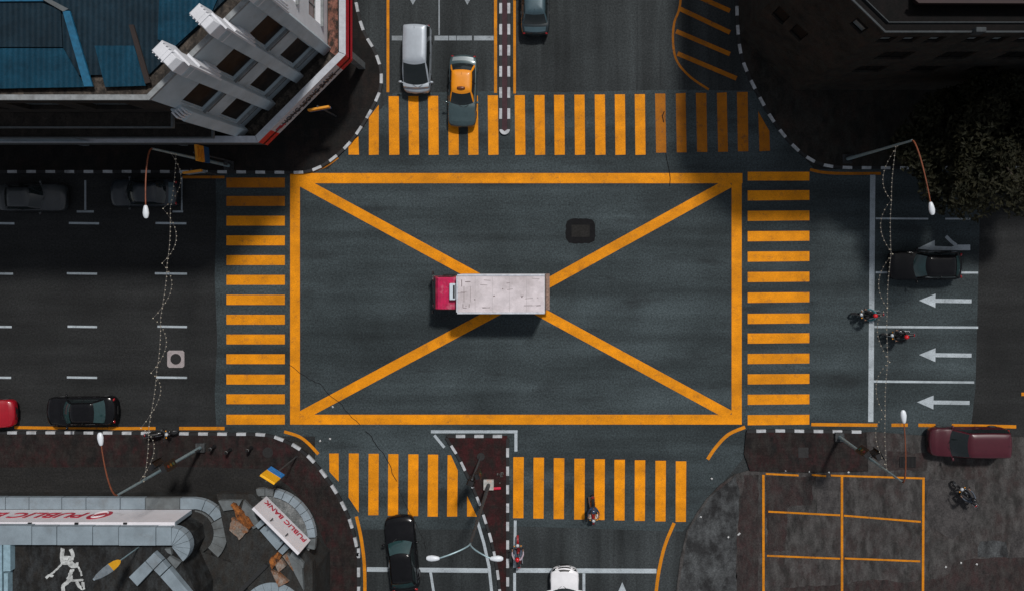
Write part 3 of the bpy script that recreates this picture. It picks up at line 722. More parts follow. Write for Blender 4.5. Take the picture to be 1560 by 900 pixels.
# ------------------------------------------------------------------ box truck
def truck():
    c = W(749, 443, 0.)
    t = empty('box_truck', (c.x, c.y, .012), math.pi, 'box truck with a white cargo box and crimson cab crossing the centre of the junction', 'truck')
    Wt = 1.13
    cab_red = plain('crimson_cab_paint', (.50, .008, .075), .4, var=.22, scale=3, coat=.3, dirt=(.60, .28, .34), dirt_amt=.35)
    box_white = plain('scuffed_white_box_roof', (.66, .60, .62), .7, var=.14, scale=1.6, grain=.2, dirt=(.36, .31, .31), dirt_amt=.75)
    box_side = plain('white_box_side', (.70, .70, .73), .5, var=.06)
    frame = plain('silver_box_rail', (.62, .65, .70), .4, metal=.3)
    q = MB()
    for s in (1, -1): q.box((-.2, s * .38, .58), (6.2, .10, .20))
    for x in (-2.9, -1.6, -.2, 1.2, 2.2): q.box((x, 0, .58), (.10, .66, .16))
    q.build('chassis', M['black'], t)
    # cargo box
    b = MB(); b.box((-.80, 0, 1.92), (5.0, 2 * Wt - .10, 2.06)); b.build('cargo_box', box_side, t, bevel=.02)
    b = MB(); b.box((-.80, 0, 2.968), (4.92, 2 * Wt - .22, .03)); ro = b.build('box_roof', box_white, t)
    b = MB()
    for x, y, a, l in ((-.4, .1, .3, .09), (-2.0, .15, 1.2, .10), (-.9, -.3, .8, .05), (.7, .3, 2.0, .06)): b.box((x, y, 2.987), (l, .06, .006), a)
    for x, y, dx, dy in ((1.38, .66, .03, .20), (1.28, .78, .22, .03), (1.02, .66, .03, .20), (1.1, -.70, .30, .04), (1.45, -.62, .04, .4), (1.32, .0, .02, .9), (.95, .0, .015, .9)): b.box((x, y, 2.9865), (dx, dy, .004))
    rs = random.Random(3)
    for k in range(16): b.box((rs.uniform(-3.1, 1.5), rs.uniform(-.9, .9), 2.9862), (rs.uniform(.05, .5), rs.uniform(.012, .03), .003), rs.uniform(-.15, .15))
    b.build('scuff_marks', plain('grey_brown_scuff', (.16, .12, .12), .8), ro)
    b = MB()
    for k in range(4): b.box((-2.26 + .98 * k, 0, 2.984), (.018, 2 * Wt - .24, .004))
    b.build('roof_seams', plain('grey_seam', (.42, .38, .39), .7), ro)
    for s in (1, -1):
        b = MB(); b.box((-.80, s * (Wt - .05), 2.97), (5.02, .10, .10)); b.build('roof_rail', frame, t, bevel=.015)
    b = MB(); b.box((1.72, 0, 2.96), (.08, 2 * Wt - .2, .085)); b.build('front_edge_rail', frame, t)
    b = MB(); b.box((-3.325, 0, 1.92), (.04, 2 * Wt - .12, 2.0))
    bd = b.build('rear_doors', plain('brown_grey_rear_door', (.17, .13, .12), .6, var=.3), t)
    b = MB()
    for y in (-.75, -.25, .25, .75): b.tube([(-3.37, y, .95), (-3.37, y, 2.85)], .02, 6)
    b.build('lock_rods', M['chrome'], bd)
    b = MB(); b.box((-3.42, 0, .86), (.26, 2 * Wt - .10, .07)); b.build('tail_lift', plain('rusty_tail_lift', (.26, .17, .13), .7, var=.4, scale=9), t)
    b = MB(); b.box((-3.36, 0, .55), (.10, 2.0, .12)); b.build('rear_bumper', M['black'], t)
    for s in (1, -1):
        b = MB(); b.box((-3.42, s * .85, .56), (.04, .22, .10)); b.build('tail_light', M['tail'], t)
        b = MB(); b.box((.1, s * (Wt - .14), .72), (2.2, .05, .30)); b.build('side_guard', M['pole_dark'], t, bevel=.01)
    # cab: lofted profile in x-z, extruded across y with a slight taper
    hw = .93
    prof = [(1.84, .48), (3.34, .48), (3.40, .80), (3.36, 1.22), (3.06, 2.20), (2.90, 2.36), (1.92, 2.40), (1.84, 2.30)]
    rings = []
    for y, k in ((-hw, .0), (-hw * .97, .035), (hw * .97, .035), (hw, .0)):
        rings.append([Vector((x, y, z + (k if z > 2 else 0) - (0 if k else .03 if z > 2 else 0))) for x, z in prof])
    b = MB(); b.loft(rings); b.build('cab', cab_red, t, smooth=False, bevel=.05)
    b = MB()
    for i in range(5): b.box((2.02 + .18 * i, 0, 2.438), (.05, 1.62, .018))
    b.build('roof_ribs', cab_red, t, bevel=.006)
    # windscreen set just proud of the raked front
    def fx(z): return 3.36 - (z - 1.22) * .30 / .98
    b = MB(); rows = []
    for k in range(5):
        z = 1.26 + .88 * k / 4; rows.append([Vector((fx(z) + .035 - .03 * (y / hw) ** 2 * 2, y, z)) for y in [hw * .92 * (-1 + i / 4) for i in range(9)]])
    b.loft(rows, cap=False, closed=False); b.build('windscreen', M['glass_teal'], t, smooth=True, recalc=False)
    b = MB(); b.box((3.40, 0, 1.05), (.04, 1.5, .22)); b.build('grille', M['black'], t)
    b = MB(); b.box((3.42, 0, .60), (.22, 1.94, .28)); b.build('front_bumper', M['pole_dark'], t, bevel=.04)
    b = MB(); b.box((3.10, 0, 2.33), (.09, 1.70, .04), 0, 0, Matrix.Rotation(R(18), 3, 'Y')); b.build('sun_visor', M['black'], t, bevel=.01)
    b = MB(); b.box((2.02, -.12, 2.56), (.34, .95, .34)); ac = b.build('cooling_unit', plain('pale_blue_white_unit', (.58, .66, .72), .5, var=.06), t, bevel=.03)
    b = MB(); b.box((1.93, -.12, 2.745), (.10, .74, .03)); b.build('vent', M['black'], ac)
    for s in (1, -1):
        b = MB(); b.box((3.41, s * .70, .95), (.05, .26, .16)); b.build('headlight', M['headlight'], t, bevel=.02)
        b = MB(); b.tube([(3.20, s * .90, 1.70), (3.36, s * 1.10, 1.72), (3.36, s * 1.12, 1.50)], .015, 6); b.box((3.35, s * 1.14, 1.50), (.07, .18, .32)); b.build('side_mirror', M['black'], t, bevel=.01)
        b = MB(); b.loft([[Vector((x, s * (hw + .006), z)) for x, z in ((2.10, 1.36), (3.12, 1.36), (2.94, 2.12), (2.10, 2.12))], [Vector((x, s * (hw + .012), z)) for x, z in ((2.10, 1.36), (3.12, 1.36), (2.94, 2.12), (2.10, 2.12))]]); b.build('side_window', M['glass'], t)
        b = MB(); b.box((2.2, s * (hw + .015), 1.22), (.2, .03, .04)); b.build('door_handle', M['black'], t)
        b = MB(); b.tube([(3.28, s * .30, 1.30), (3.16, s * .30 + .3, 1.72)], .012, 5); b.build('wiper', M['black'], t)
    for x, dual in ((2.55, 0), (-1.75, 1)):
        for s in (1, -1):
            b = MB(); b.torus((0, 0, 0), .29, .12, 'Y', 26, 8)
            if dual: b.torus((0, -s * .26, 0), .29, .12, 'Y', 26, 8)
            wl = b.build('wheel', M['rubber'], t, smooth=True); wl.location = (x, s * .90, .42)
            b = MB(); b.tube([(0, -.05, 0), (0, .05, 0)], [.22, .22], 18); b.build('rim', M['rim'], wl, smooth=True)
    b = MB(); b.box((.9, .75, .62), (.8, .36, .42)); b.build('fuel_tank', M['pole_dark'], t, bevel=.04)
    b = MB(); b.box((3.535, 0, .60), (.02, .50, .12)); b.build('number_plate', M['plate'], t)
truck()

# ------------------------------------------------------------------ motorcycles and riders
def moped(label, px, py, heading, body, shield=None, box=None, name='motorcycle'):
    c = W(px, py, 0.)
    t = empty(name, (c.x, c.y, .01), R(heading), label, 'motorcycle')
    for x, nm in ((.62, 'front_wheel'), (-.60, 'rear_wheel')):
        b = MB(); b.torus((0, 0, 0), .235, .05, 'Y', 24, 8); w_ = b.build(nm, M['rubber'], t, smooth=True); w_.location = (x, 0, .285)
        b = MB(); b.torus((0, 0, 0), .19, .016, 'Y', 20, 6)
        for k in range(5):
            a = 2 * math.pi * k / 5; b.tube([(0, 0, 0), (.19 * math.cos(a), 0, .19 * math.sin(a))], .014, 5)
        b.build('rim', M['rim'], w_)
    b = MB(); b.tube([(.42, 0, .92), (.22, 0, .62), (-.02, 0, .46), (-.34, 0, .52), (-.66, 0, .76), (-.86, 0, .80)], [.07, .10, .12, .15, .12, .05], 10); b.build('body', body, t, smooth=True)
    b = MB(); b.box((-.08, 0, .40), (.36, .24, .22)); b.tube([(-.05, .12, .40), (-.05, .22, .40)], [.09, .09], 10); b.build('engine', M['pole_dark'], t, bevel=.03)
    b = MB(); b.tube([(-.06, 0, .76), (-.30, 0, .80), (-.60, 0, .86), (-.80, 0, .88)], [.07, .12, .11, .07], 10); b.build('seat', M['black'], t, smooth=True)
    b = MB()
    for s in (1, -1): b.tube([(.42, s * .07, .90), (.62, s * .07, .285)], .025, 7)
    b.build('front_fork', M['chrome'], t)
    b = MB(); b.loft([[Vector((.62 + .32 * math.cos(R(a)), y, .285 + .32 * math.sin(R(a)))) for a in (20, 50, 80, 110, 140, 165)] for y in (-.06, -.03, .03, .06)], cap=False, closed=False); b.build('front_mudguard', body, t, smooth=True, recalc=False)
    b = MB(); b.tube([(.30, .36, .99), (.36, .26, 1.02), (.42, .08, 1.0), (.42, -.08, 1.0), (.36, -.26, 1.02), (.30, -.36, .99)], .016, 7); hb = b.build('handlebar', M['pole_dark'], t)
    for s in (1, -1):
        b = MB(); b.tube([(.36, s * .26, 1.02), (.40, s * .34, 1.16)], .010, 5); b.ball((.40, s * .37, 1.18), (.025, .07, .045), 8, 6); b.build('mirror', M['black'], hb, smooth=True)
        b = MB(); b.tube([(.30, s * .36, .99), (.33, s * .29, 1.01)], .022, 8); b.build('grip', M['rubber'], hb)
    b = MB(); b.ball((.50, 0, .96), (.10, .11, .09), 12, 8); b.build('headlight', M['headlight'], t, smooth=True)
    b = MB(); b.ball((-.88, 0, .80), (.05, .09, .045), 10, 6); b.build('tail_light', M['tail'], t, smooth=True)
    for s in (1, -1):
        b = MB(); b.loft([[Vector((.40, s * .12, .86)), Vector((.44, s * .25, .82)), Vector((.40, s * .12, .80))], [Vector((.26, s * .14, .55)), Vector((.34, s * .29, .52)), Vector((.24, s * .14, .50))], [Vector((.14, s * .13, .34)), Vector((.2, s * .24, .33)), Vector((.12, s * .13, .30))]]); b.build('leg_shield', shield or body, t, smooth=True)
        b = MB(); b.ball((.46, s * .20, .93), (.04, .045, .04), 8, 6); b.build('indicator', M['sign_orange'], t, smooth=True)
        b = MB(); b.box((.02, s * .20, .28), (.08, .16, .03)); b.build('footrest', M['black'], t, bevel=.008)
    b = MB(); b.tube([(-.10, -.15, .32), (-.40, -.19, .32), (-.78, -.19, .40)], [.03, .05, .055], 10); b.build('exhaust', M['chrome'], t, smooth=True)
    b = MB(); b.tube([(-.62, .10, .84), (-.90, .12, .90), (-.95, 0, .90), (-.90, -.12, .90), (-.62, -.10, .84)], .014, 6); b.build('grab_rail', M['chrome'], t)
    b = MB(); b.box((-.93, 0, .62), (.02, .18, .12)); b.build('number_plate', M['plate'], t)
    if box:
        b = MB(); b.box((-.80, 0, 1.06), (.40, .44, .30)); b.build('top_box', box, t, bevel=.05)
    return t

def skin_body(name, verts, edges, radii, root, assign, mats):
    me = bpy.data.meshes.new(name + '_skeleton'); me.from_pydata(verts, edges, [])
    o = bpy.data.objects.new(name, me); COL.objects.link(o)
    sk = o.modifiers.new('skin', 'SKIN'); sk.use_smooth_shade = True; sk.branch_smoothing = .6
    lay = me.skin_vertices[0].data
    for i, rr in enumerate(radii): lay[i].radius = rr if isinstance(rr, tuple) else (rr, rr); lay[i].use_root = (i == root)
    sb = o.modifiers.new('sub', 'SUBSURF'); sb.levels = 1; sb.render_levels = 1
    dg = bpy.context.evaluated_depsgraph_get(); dg.update()
    nm = bpy.data.meshes.new_from_object(o.evaluated_get(dg))
    o.modifiers.clear(); o.data = nm; nm.name = name
    nm.materials.clear()
    for m in mats: nm.materials.append(m)
    for p in nm.polygons: p.material_index = assign(p.center); p.use_smooth = True
    return o

def rider(label, bike, shirt, trousers, helmet, visor=True, lean=0., zoff=0.):
    """a seated rider in the motorcycle's axes (x forward); one continuous body, hands closed on the grips"""
    V, E, Rd = [], [], []
    def v(p, r, link=None):
        V.append(p); Rd.append(r)
        if link is not None: E.append((link, len(V) - 1))
        return len(V) - 1
    L_ = lean
    pel = v((-.30, 0, .95), (.155, .13))
    wst = v((-.27 + L_ * .3, 0, 1.13), (.135, .105), pel)
    chs = v((-.20 + L_ * .7, 0, 1.34), (.165, .12), wst)
    nek0 = v((-.15 + L_, 0, 1.47), (.075, .07), chs)
    nek = v((-.12 + L_, 0, 1.53), .055, nek0)
    hd = v((-.08 + L_, 0, 1.62), (.085, .095), nek); hd2 = v((-.07 + L_, 0, 1.70), (.075, .085), hd)
    nose = v((.015 + L_, 0, 1.63), .018, hd)
    for s in (1, -1):
        sh = v((-.17 + L_ * .75, s * .19, 1.40), .068, chs)
        el = v((.02 + L_ * .3, s * .33, 1.15), .048, sh)
        wr = v((.235, s * .325, 1.035), .034, el)
        pm = v((.285, s * .318, 1.025), (.040, .026), wr)
        for k in range(4):
            y = s * (.348 - .022 * k); ln = (.030, .036, .034, .026)[3 - k]
            a = v((.315, y, 1.022), .0100, pm); b_ = v((.318 + ln * .5, y, 1.000), .0095, a); v((.300 + ln * .3, y, .965), .0085, b_)
        ta = v((.28, s * .288, 1.012), .0115, wr); v((.305, s * .276, .985), .0095, ta)
        hp = v((-.24, s * .11, .90), .095, pel)
        kn = v((.16, s * .20, .78), .068, hp)
        an = v((.02, s * .20, .37), .044, kn)
        he = v((-.01, s * .20, .315), .042, an); v((.14, s * .215, .318), (.042, .032), he); v((.22, s * .22, .315), (.035, .025), len(V) - 1)
    shoes = M['black']
    def assign(c):
        if c.z < .36 and abs(c.y) > .1: return 3
        if c.z < .98 and c.x < .25 and not (c.x > .19 and c.z > .92): return 1
        if c.x > .20 and c.z > .90 and abs(c.y) > .24: return 2
        if c.z > 1.50 and abs(c.y) < .16: return 2
        return 0
    o = skin_body('person', V, E, Rd, 0, assign, [shirt, trousers, M['skin'], shoes])
    tag(o, label, 'person')
    o.location = bike.location; o.rotation_euler = bike.rotation_euler
    cx = -.065 + L_
    b = MB(); b.ball((cx, 0, 1.665), (.15, .132, .145), 18, 12, zmin=-.62); h = b.build('helmet', helmet, o, smooth=True)
    b = MB(); rows = []
    for z, k in ((1.60, 1.0), (1.64, 1.05), (1.68, 1.04), (1.715, .98)):
        rows.append([Vector((cx + .153 * k * math.cos(R(a)), .136 * k * math.sin(R(a)), z)) for a in range(-62, 63, 12)])
    b.loft(rows, cap=False, closed=False); b.build('visor', M['glass'], h, smooth=True, recalc=False)
    return o
C_teal = plain('teal_jacket', (.04, .16, .19), .8, var=.25); C_black = plain('black_jacket', (.014, .014, .016), .8, var=.25)
C_navy = plain('navy_jacket', (.018, .04, .085), .8, var=.25); C_pink = plain('pale_mauve_shirt', (.40, .33, .38), .8, var=.15)
C_red = plain('dark_red_jacket', (.12, .02, .025), .8, var=.2); C_grey = plain('grey_blue_shirt', (.07, .085, .11), .8, var=.2)
T_dark = plain('dark_trousers', (.022, .022, .026), .85, var=.2); T_denim = plain('denim_trousers', (.05, .07, .10), .85, var=.2)
H_red = plain('red_helmet', (.55, .008, .015), .25, coat=.4, var=.04); H_white = plain('white_helmet', (.66, .70, .76), .25, coat=.4, var=.04)
H_black = plain('black_helmet', (.012, .012, .014), .2, coat=.4); H_navy = plain('navy_helmet', (.03, .05, .09), .2, coat=.4)
B_black = plain('black_bike_plastic', (.012, .012, .013), .3, coat=.3); B_white = plain('white_bike_plastic', (.62, .64, .65), .35, coat=.3)
B_red = plain('red_bike_plastic', (.26, .012, .015), .35, coat=.3); B_blue = plain('blue_bike_plastic', (.02, .05, .10), .3, coat=.3)
b1 = moped('black motorcycle with pale side panels stopped on the eastern stop line', 1316, 477, 180, B_black, B_white)
rider('rider in a teal jacket and red helmet on the motorcycle across the eastern stop line', b1, C_teal, T_dark, H_red)
b2 = moped('black motorcycle waiting in the lane behind the eastern stop line', 1362, 508, 180, B_black)
rider('rider in black with a red helmet on the motorcycle behind the eastern stop line', b2, C_black, T_dark, H_red)
b3 = moped('motorcycle with white leg shields and red panels on the southern crossing', 903, 772, -88, B_red, B_white)
rider('rider in a navy jacket and dark helmet riding over the southern crossing', b3, C_navy, T_denim, H_navy, lean=-.22)
b4 = moped('dark red motorcycle with white shields beside the triangular island', 790.5, 834, 93, B_red, B_white)
rider('rider in a mauve shirt and red helmet next to the triangular island', b4, C_pink, T_denim, H_red)
b5 = moped('dark motorcycle alone on the bare concrete of the lot', 1462, 747, 131, B_black, B_white)
rider('rider in a grey blue shirt and black helmet crossing the concrete lot', b5, C_grey, T_dark, H_black)
b6 = moped('black motorcycle parked without a rider on the south west kerb', 254, 656, 4, B_black); b6.location.z = .10

# ------------------------------------------------------------------ street lamps
def lamp_head(mb_parent, tip, direction, L=.64):
    """cobra head: shell above, diffuser below"""
    d = Vector(direction).normalized(); ang = math.atan2(d.y, d.x)
    rot = Matrix.Rotation(ang, 3, 'Z')
    c = Vector(tip) + d * L * .5
    b = MB(); rings = []
    for k, (x, wv, hv) in enumerate(((-.5, .05, .05), (-.42, .09, .08), (-.2, .125, .11), (.1, .15, .12), (.35, .125, .09), (.48, .07, .05), (.5, .02, .02))):
        rings.append([c + rot @ Vector((x * L, wv * math.cos(2 * math.pi * i / 14), hv * max(-.35, math.sin(2 * math.pi * i / 14)))) for i in range(14)])
    b.loft(rings); h = b.build('lamp_head', M['lamp_shell'], mb_parent, smooth=True, local=False)
    b = MB(); b.ball(c + d * .06 - Vector((0, 0, .05)), (.20, .12, .05), 12, 6, rot=rot); b.build('diffuser', M['lamp_glass'], h, smooth=True, local=False)

def street_lamp(label, base_px, head_px, zt=9.5, zh=10.3, heads=False):
    b0 = W(*base_px, 0.); zg = KZ - .02
    t = empty('street_lamp', (b0.x, b0.y, zg), 0, label, 'street lamp')
    b = MB(); b.box((b0.x, b0.y, zg + .10), (.55, .55, .2)); b.build('base', M['lot_pale'], t, local=False, bevel=.02)
    b = MB(); b.tube([(b0.x, b0.y, zg + .15), (b0.x, b0.y, zt * .5), (b0.x, b0.y, zt)], [.11, .08, .052], 12)
    po = b.build('pole', M['pole'], t, smooth=True, local=False)
    b = MB(); b.box((b0.x + .11, b0.y, 1.0), (.05, .10, .5)); b.build('access_door', M['pole_dark'], po, local=False)
    hp = W(*head_px, zh); d = Vector((hp.x - b0.x, hp.y - b0.y, 0)); dist = d.length; d.normalize()
    path = []
    for k in range(11):
        a = k / 10
        path.append(Vector((b0.x, b0.y, 0)) + d * dist * (1 - math.cos(a * math.pi / 2)) + Vector((0, 0, zt + (zh - zt) * math.sin(a * math.pi / 2))))
    b = MB(); b.tube(path, [.043 - .0015 * i for i in range(11)], 8); b.build('arm', M['pole_rust'], t, smooth=True, local=False)
    lamp_head(t, path[-1] - d * .1, d)
    if heads:
        for z, a in ((5.1, .5), (5.1, 2.3)):
            dd = Vector((math.cos(a), math.sin(a), 0)); c = Vector((b0.x, b0.y, z)) + dd * .42
            q = MB(); q.box(c, (.30, .34, .95), a); q.box(c + dd * .17, (.02, .52, 1.2), a); sg = q.build('signal_head', M['black'], t, local=False)
            for k, nm in enumerate(('tail', 'sign_amber', 'manhole')):
                q = MB(); q.tube([c + dd * .19 + Vector((0, 0, .3 - .3 * k)), c + dd * .21 + Vector((0, 0, .3 - .3 * k))], .10, 12); q.build('signal_lens', plain('unlit_signal_lens', ((.10, .01, .01), (.10, .06, .01), (.01, .06, .04))[k], .2), sg, local=False)
            q = MB(); q.tube([(b0.x, b0.y, z), c], .03, 6); q.build('bracket', M['pole_dark'], sg, local=False)
    return t
street_lamp('street lamp in front of the white corner building, its head over the navy car', (351, 253), (222, 316))
street_lamp('street lamp leaning over the shaded trees at the north east corner', (1289, 243), (1418, 311))
street_lamp('street lamp with signals in front of the bank, by the black sedan', (308, 680), (154, 675), heads=True)
street_lamp('street lamp on the south east red strip, its head over the orange edge line', (1277, 664), (1377, 641), heads=True)

def island_lamp():
    b0 = W(745, 736, 0.); zg = KZ - .02
    t = empty('street_lamp', (b0.x, b0.y, zg), 0, 'double armed street lamp on the triangular island with two pale heads', 'street lamp')
    b = MB(); b.box((b0.x, b0.y, zg + .12), (.62, .62, .24)); b.build('base', plain('whitewashed_base', (.42, .42, .40), .8, var=.3, scale=5, dirt=(.5, .16, .03), dirt_amt=.5), t, local=False, bevel=.03)
    zt = 9.9
    b = MB(); b.tube([(b0.x, b0.y, zg + .2), (b0.x, b0.y, 5), (b0.x, b0.y, zt)], [.12, .09, .06], 12); b.build('pole', M['pole_dark'], t, smooth=True, local=False)
    for hx, hy in ((668, 850), (748, 850)):
        e = W(hx, hy, 10.6); s0 = Vector((b0.x, b0.y, zt)); d = Vector((e.x - b0.x, e.y - b0.y, 0)); Ls = d.length; d.normalize()
        path = [s0 + d * Ls * (1 - math.cos(k / 8 * math.pi / 2)) + Vector((0, 0, (10.6 - zt) * math.sin(k / 8 * math.pi / 2))) for k in range(9)]
        b = MB(); b.tube(path, .04, 8); b.build('arm', M['pole'], t, smooth=True, local=False)
        dd = Vector((-1, .02, 0)) if hx < 700 else Vector((1, -.02, 0))
        lamp_head(t, Vector(path[-1]) - dd * .05, dd)
island_lamp()

def traffic_light(label, px, py, ht, faces, zg=KZ - .02, dark=True):
    b0 = W(px, py, 0.)
    t = empty('traffic_light', (b0.x, b0.y, zg), 0, label, 'traffic light')
    b = MB(); b.tube([(b0.x, b0.y, zg), (b0.x, b0.y, zg + .06)], .24, 14); b.build('base', M['manhole'], t, local=False)
    b = MB(); b.tube([(b0.x, b0.y, zg), (b0.x, b0.y, ht)], [.065, .055], 10); b.build('pole', M['pole_dark'], t, smooth=True, local=False)
    for z, a in faces:
        dd = Vector((math.cos(R(a)), math.sin(R(a)), 0)); c = Vector((b0.x, b0.y, z)) + dd * .28
        q = MB(); q.box(c, (.24, .30, .90), R(a)); q.box(c + dd * .125, (.015, .46, 1.1), R(a)); sg = q.build('signal_head', M['black'], t, local=False)
        for k in range(3):
            q = MB(); q.tube([c + dd * .135 + Vector((0, 0, .28 - .28 * k)), c + dd * .15 + Vector((0, 0, .28 - .28 * k))], .095, 12)
            q.build('signal_lens', plain('unlit_signal_lens', ((.10, .01, .01), (.10, .06, .01), (.01, .06, .04))[k], .2), sg, local=False)
        q = MB(); q.tube([(b0.x, b0.y, z), c], .025, 6); q.build('bracket', M['pole_dark'], sg, local=False)
    return t
traffic_light('traffic light on a thin dark pole at the head of the triangular island', 733, 694, 4.9, [(4.3, 20), (4.3, 250)])

# ------------------------------------------------------------------ strings of bulbs across the west and east streets
bulb_me = None
def string_lights(label, p0, p1, sag, n_sw, z=7.5, group=None):
    global bulb_me
    a, b_ = Vector(p0), Vector(p1)
    t = empty('string_lights', a, 0, label, 'string lights', group)
    pts = []
    per = 12
    for i in range(n_sw * per + 1):
        u = i / (n_sw * per); f = (i % per) / per
        q = a + (b_ - a) * u
        q.z -= sag * (4 * f * (1 - f)) + .25 * 4 * u * (1 - u)
        q.x += .10 * math.sin(u * 19 + p0[0]) * (1 if sag > .5 else .4)
        pts.append(q)
    mb = MB(); mb.tube(pts, .011, 4); mb.build('cable', M['wire'], t, local=False)
    if bulb_me is None:
        mb = MB(); mb.ball((0, 0, -.03), (.030, .030, .036), 8, 6); o = mb.build('bulb', M['bulb'], smooth=True); bulb_me = o.data; bpy.data.objects.remove(o)
    for q in pts:
        o = bpy.data.objects.new('bulb', bulb_me); COL.objects.link(o); o.parent = t; o.location = q - a
def top(px, py, z): b = W(px, py, 0.); return (b.x, b.y, z)
string_lights('scalloped string of small bulbs looping across the street west of the junction', top(349, 254, 7.6), top(306, 680, 7.6), 1.5, 6)
string_lights('nearly straight string of small bulbs across the street west of the junction', top(352, 254, 7.2), top(310, 680, 7.2), .12, 6, 7.2)
string_lights('scalloped string of small bulbs looping across the street east of the junction', top(1288, 244, 7.6), top(1276, 664, 7.6), 1.5, 6)
string_lights('nearly straight string of small bulbs across the street east of the junction', top(1291, 244, 7.2), top(1279, 664, 7.2), .12, 6, 7.2)

# ------------------------------------------------------------------ street sign boxes on poles
def sign_board(label, base_px, ang, w_, z0, z1, lower, upper, split=.4, zg=KZ - .02, name='sign', off=0., lines=False):
    """upright board whose face is turned to direction ang (degrees); two colour bands"""
    b0 = W(*base_px, 0.)
    t = empty(name, (b0.x, b0.y, zg), R(ang), label, 'sign')
    b = MB(); b.tube([(0, 0, 0), (0, 0, z1 - zg + .05)], .045, 8); b.build('pole', M['pole_dark'], t, smooth=True)
    zs = z0 + (z1 - z0) * split
    b = MB(); b.box((.10, off, (z0 + zs) / 2 - zg), (.12, w_, zs - z0)); b.build('lower_panel', lower, t, bevel=.01)
    b = MB(); b.box((.10, off, (zs + z1) / 2 - zg + .002), (.12, w_, z1 - zs)); up = b.build('upper_panel', upper, t, bevel=.01)
    if lines:
        b = MB()
        for k in range(4): b.box((.163, off + random.uniform(-.08, .08), zs - zg + (z1 - zs) * (.2 + .2 * k)), (.004, w_ * random.uniform(.4, .75), .05))
        b.build('faded_lines', plain('faded_red_lines', (.35, .05, .01), .7), up)
    return t
sign_board('upright sign with a blue lower band and amber upper band by the small bank sign', (453, 694), 58, .92, 3.6, 5.2, M['sign_blue'], M['sign_amber'], .42)
sign_board('upright orange and navy sign in front of the white building', (352, 246), 5, .90, 3.4, 5.0, M['sign_navy'], M['sign_orange'], .42, lines=True)
sign_board('low grey and orange sign beside the orange and navy sign', (330, 266), -82, 1.05, 2.6, 3.4, M['sign_grey'], M['sign_orange'], .66, zg=KZ - .02)
sign_board('upright amber and navy sign seen nearly edge on under the lettered fascia', (513, 178), -80, 1.2, 3.3, 3.85, M['sign_navy'], M['sign_orange'], .35)

# ------------------------------------------------------------------ small street things
def manholes():
    c = W(268, 546.5, 0.); t = empty('manhole_cover', (c.x, c.y, .0), 0, 'round black manhole cover in a pale square concrete frame', 'manhole cover')
    b = MB(); sq = [(-.52, -.52), (.52, -.52), (.52, .52), (-.52, .52)]
    n = 28; circ = [(.33 * math.cos(2 * math.pi * k / n), .33 * math.sin(2 * math.pi * k / n)) for k in range(n)]
    outer = []
    for k in range(n):
        x, y = circ[k]; s_ = .52 / max(abs(x), abs(y)); outer.append((x * s_, y * s_))
    b.add([(x, y, .02) for x, y in outer] + [(x, y, .02) for x, y in circ] + [(x, y, .006) for x, y in circ] + [(x, y, 0) for x, y in outer], [(k, (k + 1) % n, n + (k + 1) % n, n + k) for k in range(n)] + [(n + k, n + (k + 1) % n, 2 * n + (k + 1) % n, 2 * n + k) for k in range(n)] + [(k, 3 * n + k, 3 * n + (k + 1) % n, (k + 1) % n) for k in range(n)])
    b.build('frame', M['manhole_frame'], t)
    b = MB(); b.tube([(0, 0, .004), (0, 0, .016)], .325, 28)
    for k in range(-4, 5): b.box((k * .065, 0, .018), (.02, 2 * math.sqrt(max(0, .29 ** 2 - (k * .065) ** 2)), .008))
    b.build('cover', M['manhole'], t)
    c = W(884.5, 352, 0.); t = empty('manhole_cover', (c.x, c.y, .006), 0, 'worn rectangular iron cover in a ring of black tar near the box diagonal', 'manhole cover')
    pts = []
    for k in range(40):
        a = 2 * math.pi * k / 40; rx, ry = .90, .76; e = 4.5
        rr = (abs(math.cos(a)) ** e / rx ** e + abs(math.sin(a)) ** e / ry ** e) ** (-1 / e) * random.uniform(.97, 1.03); pts.append((rr * math.cos(a), rr * math.sin(a)))
    b = MB(); b.prism(pts, 0, .006); b.build('tar_surround', M['tar'], t)
    b = MB(); b.box((.0, .0, .012), (1.10, .74, .012))
    for i in range(9):
        for j in range(6): b.box((-.48 + .12 * i, -.30 + .12 * j, .021), (.06, .06, .008))
    b.build('cover', plain('worn_iron', (.024, .023, .022), .95, var=.3, scale=8, spec=.1), t)
manholes()
for px, py, lab in ((352, 684, 'short black bollard with a pale cap on the footway, nearest the bank lamp'), (384, 681, 'short black bollard midway along the south west footway'), (328, 679, 'squat black bollard beside the foot of the bank lamp')):
    c = W(px, py, 0.); t = empty('bollard', (c.x, c.y, KZ - .02), 0, lab, 'bollard')
    b = MB(); b.tube([(0, 0, 0), (0, 0, .1), (0, 0, .75), (0, 0, .82)], [.14, .09, .085, .05], 12); b.build('post', M['black'], t, smooth=True)
    b = MB(); b.tube([(0, 0, .62), (0, 0, .68)], .094, 12); b.build('band', M['trim'], t, smooth=True)
c = W(409, 688, 0.); b = MB(); b.tube([(c.x, c.y, KZ - .02), (c.x, c.y, KZ - .005)], .32, 24); tag(b.build('manhole_cover', M['manhole']), 'round dark cover set in the red footway at the south west corner', 'manhole cover')
c = W(1223, 688, 0.); b = MB(); b.box((c.x, c.y, KZ - .012), (.62, .62, .02)); tag(b.build('drain_cover', M['manhole'], bevel=.005), 'square dark cover set in the red strip by the parking lot', 'drain cover')
c = W(1382, 703, 0.); t = empty('drain_grate', (c.x, c.y, .07), 0, 'large black drain grate beside the maroon van', 'drain grate')
b = MB(); b.box((0, 0, .0), (1.0, .66, .02)); b.build('pit', M['tar'], t)
b = MB()
for k in range(12): b.box((-.44 + .08 * k, 0, .02), (.03, .62, .02))
b.build('bars', M['manhole'], t)
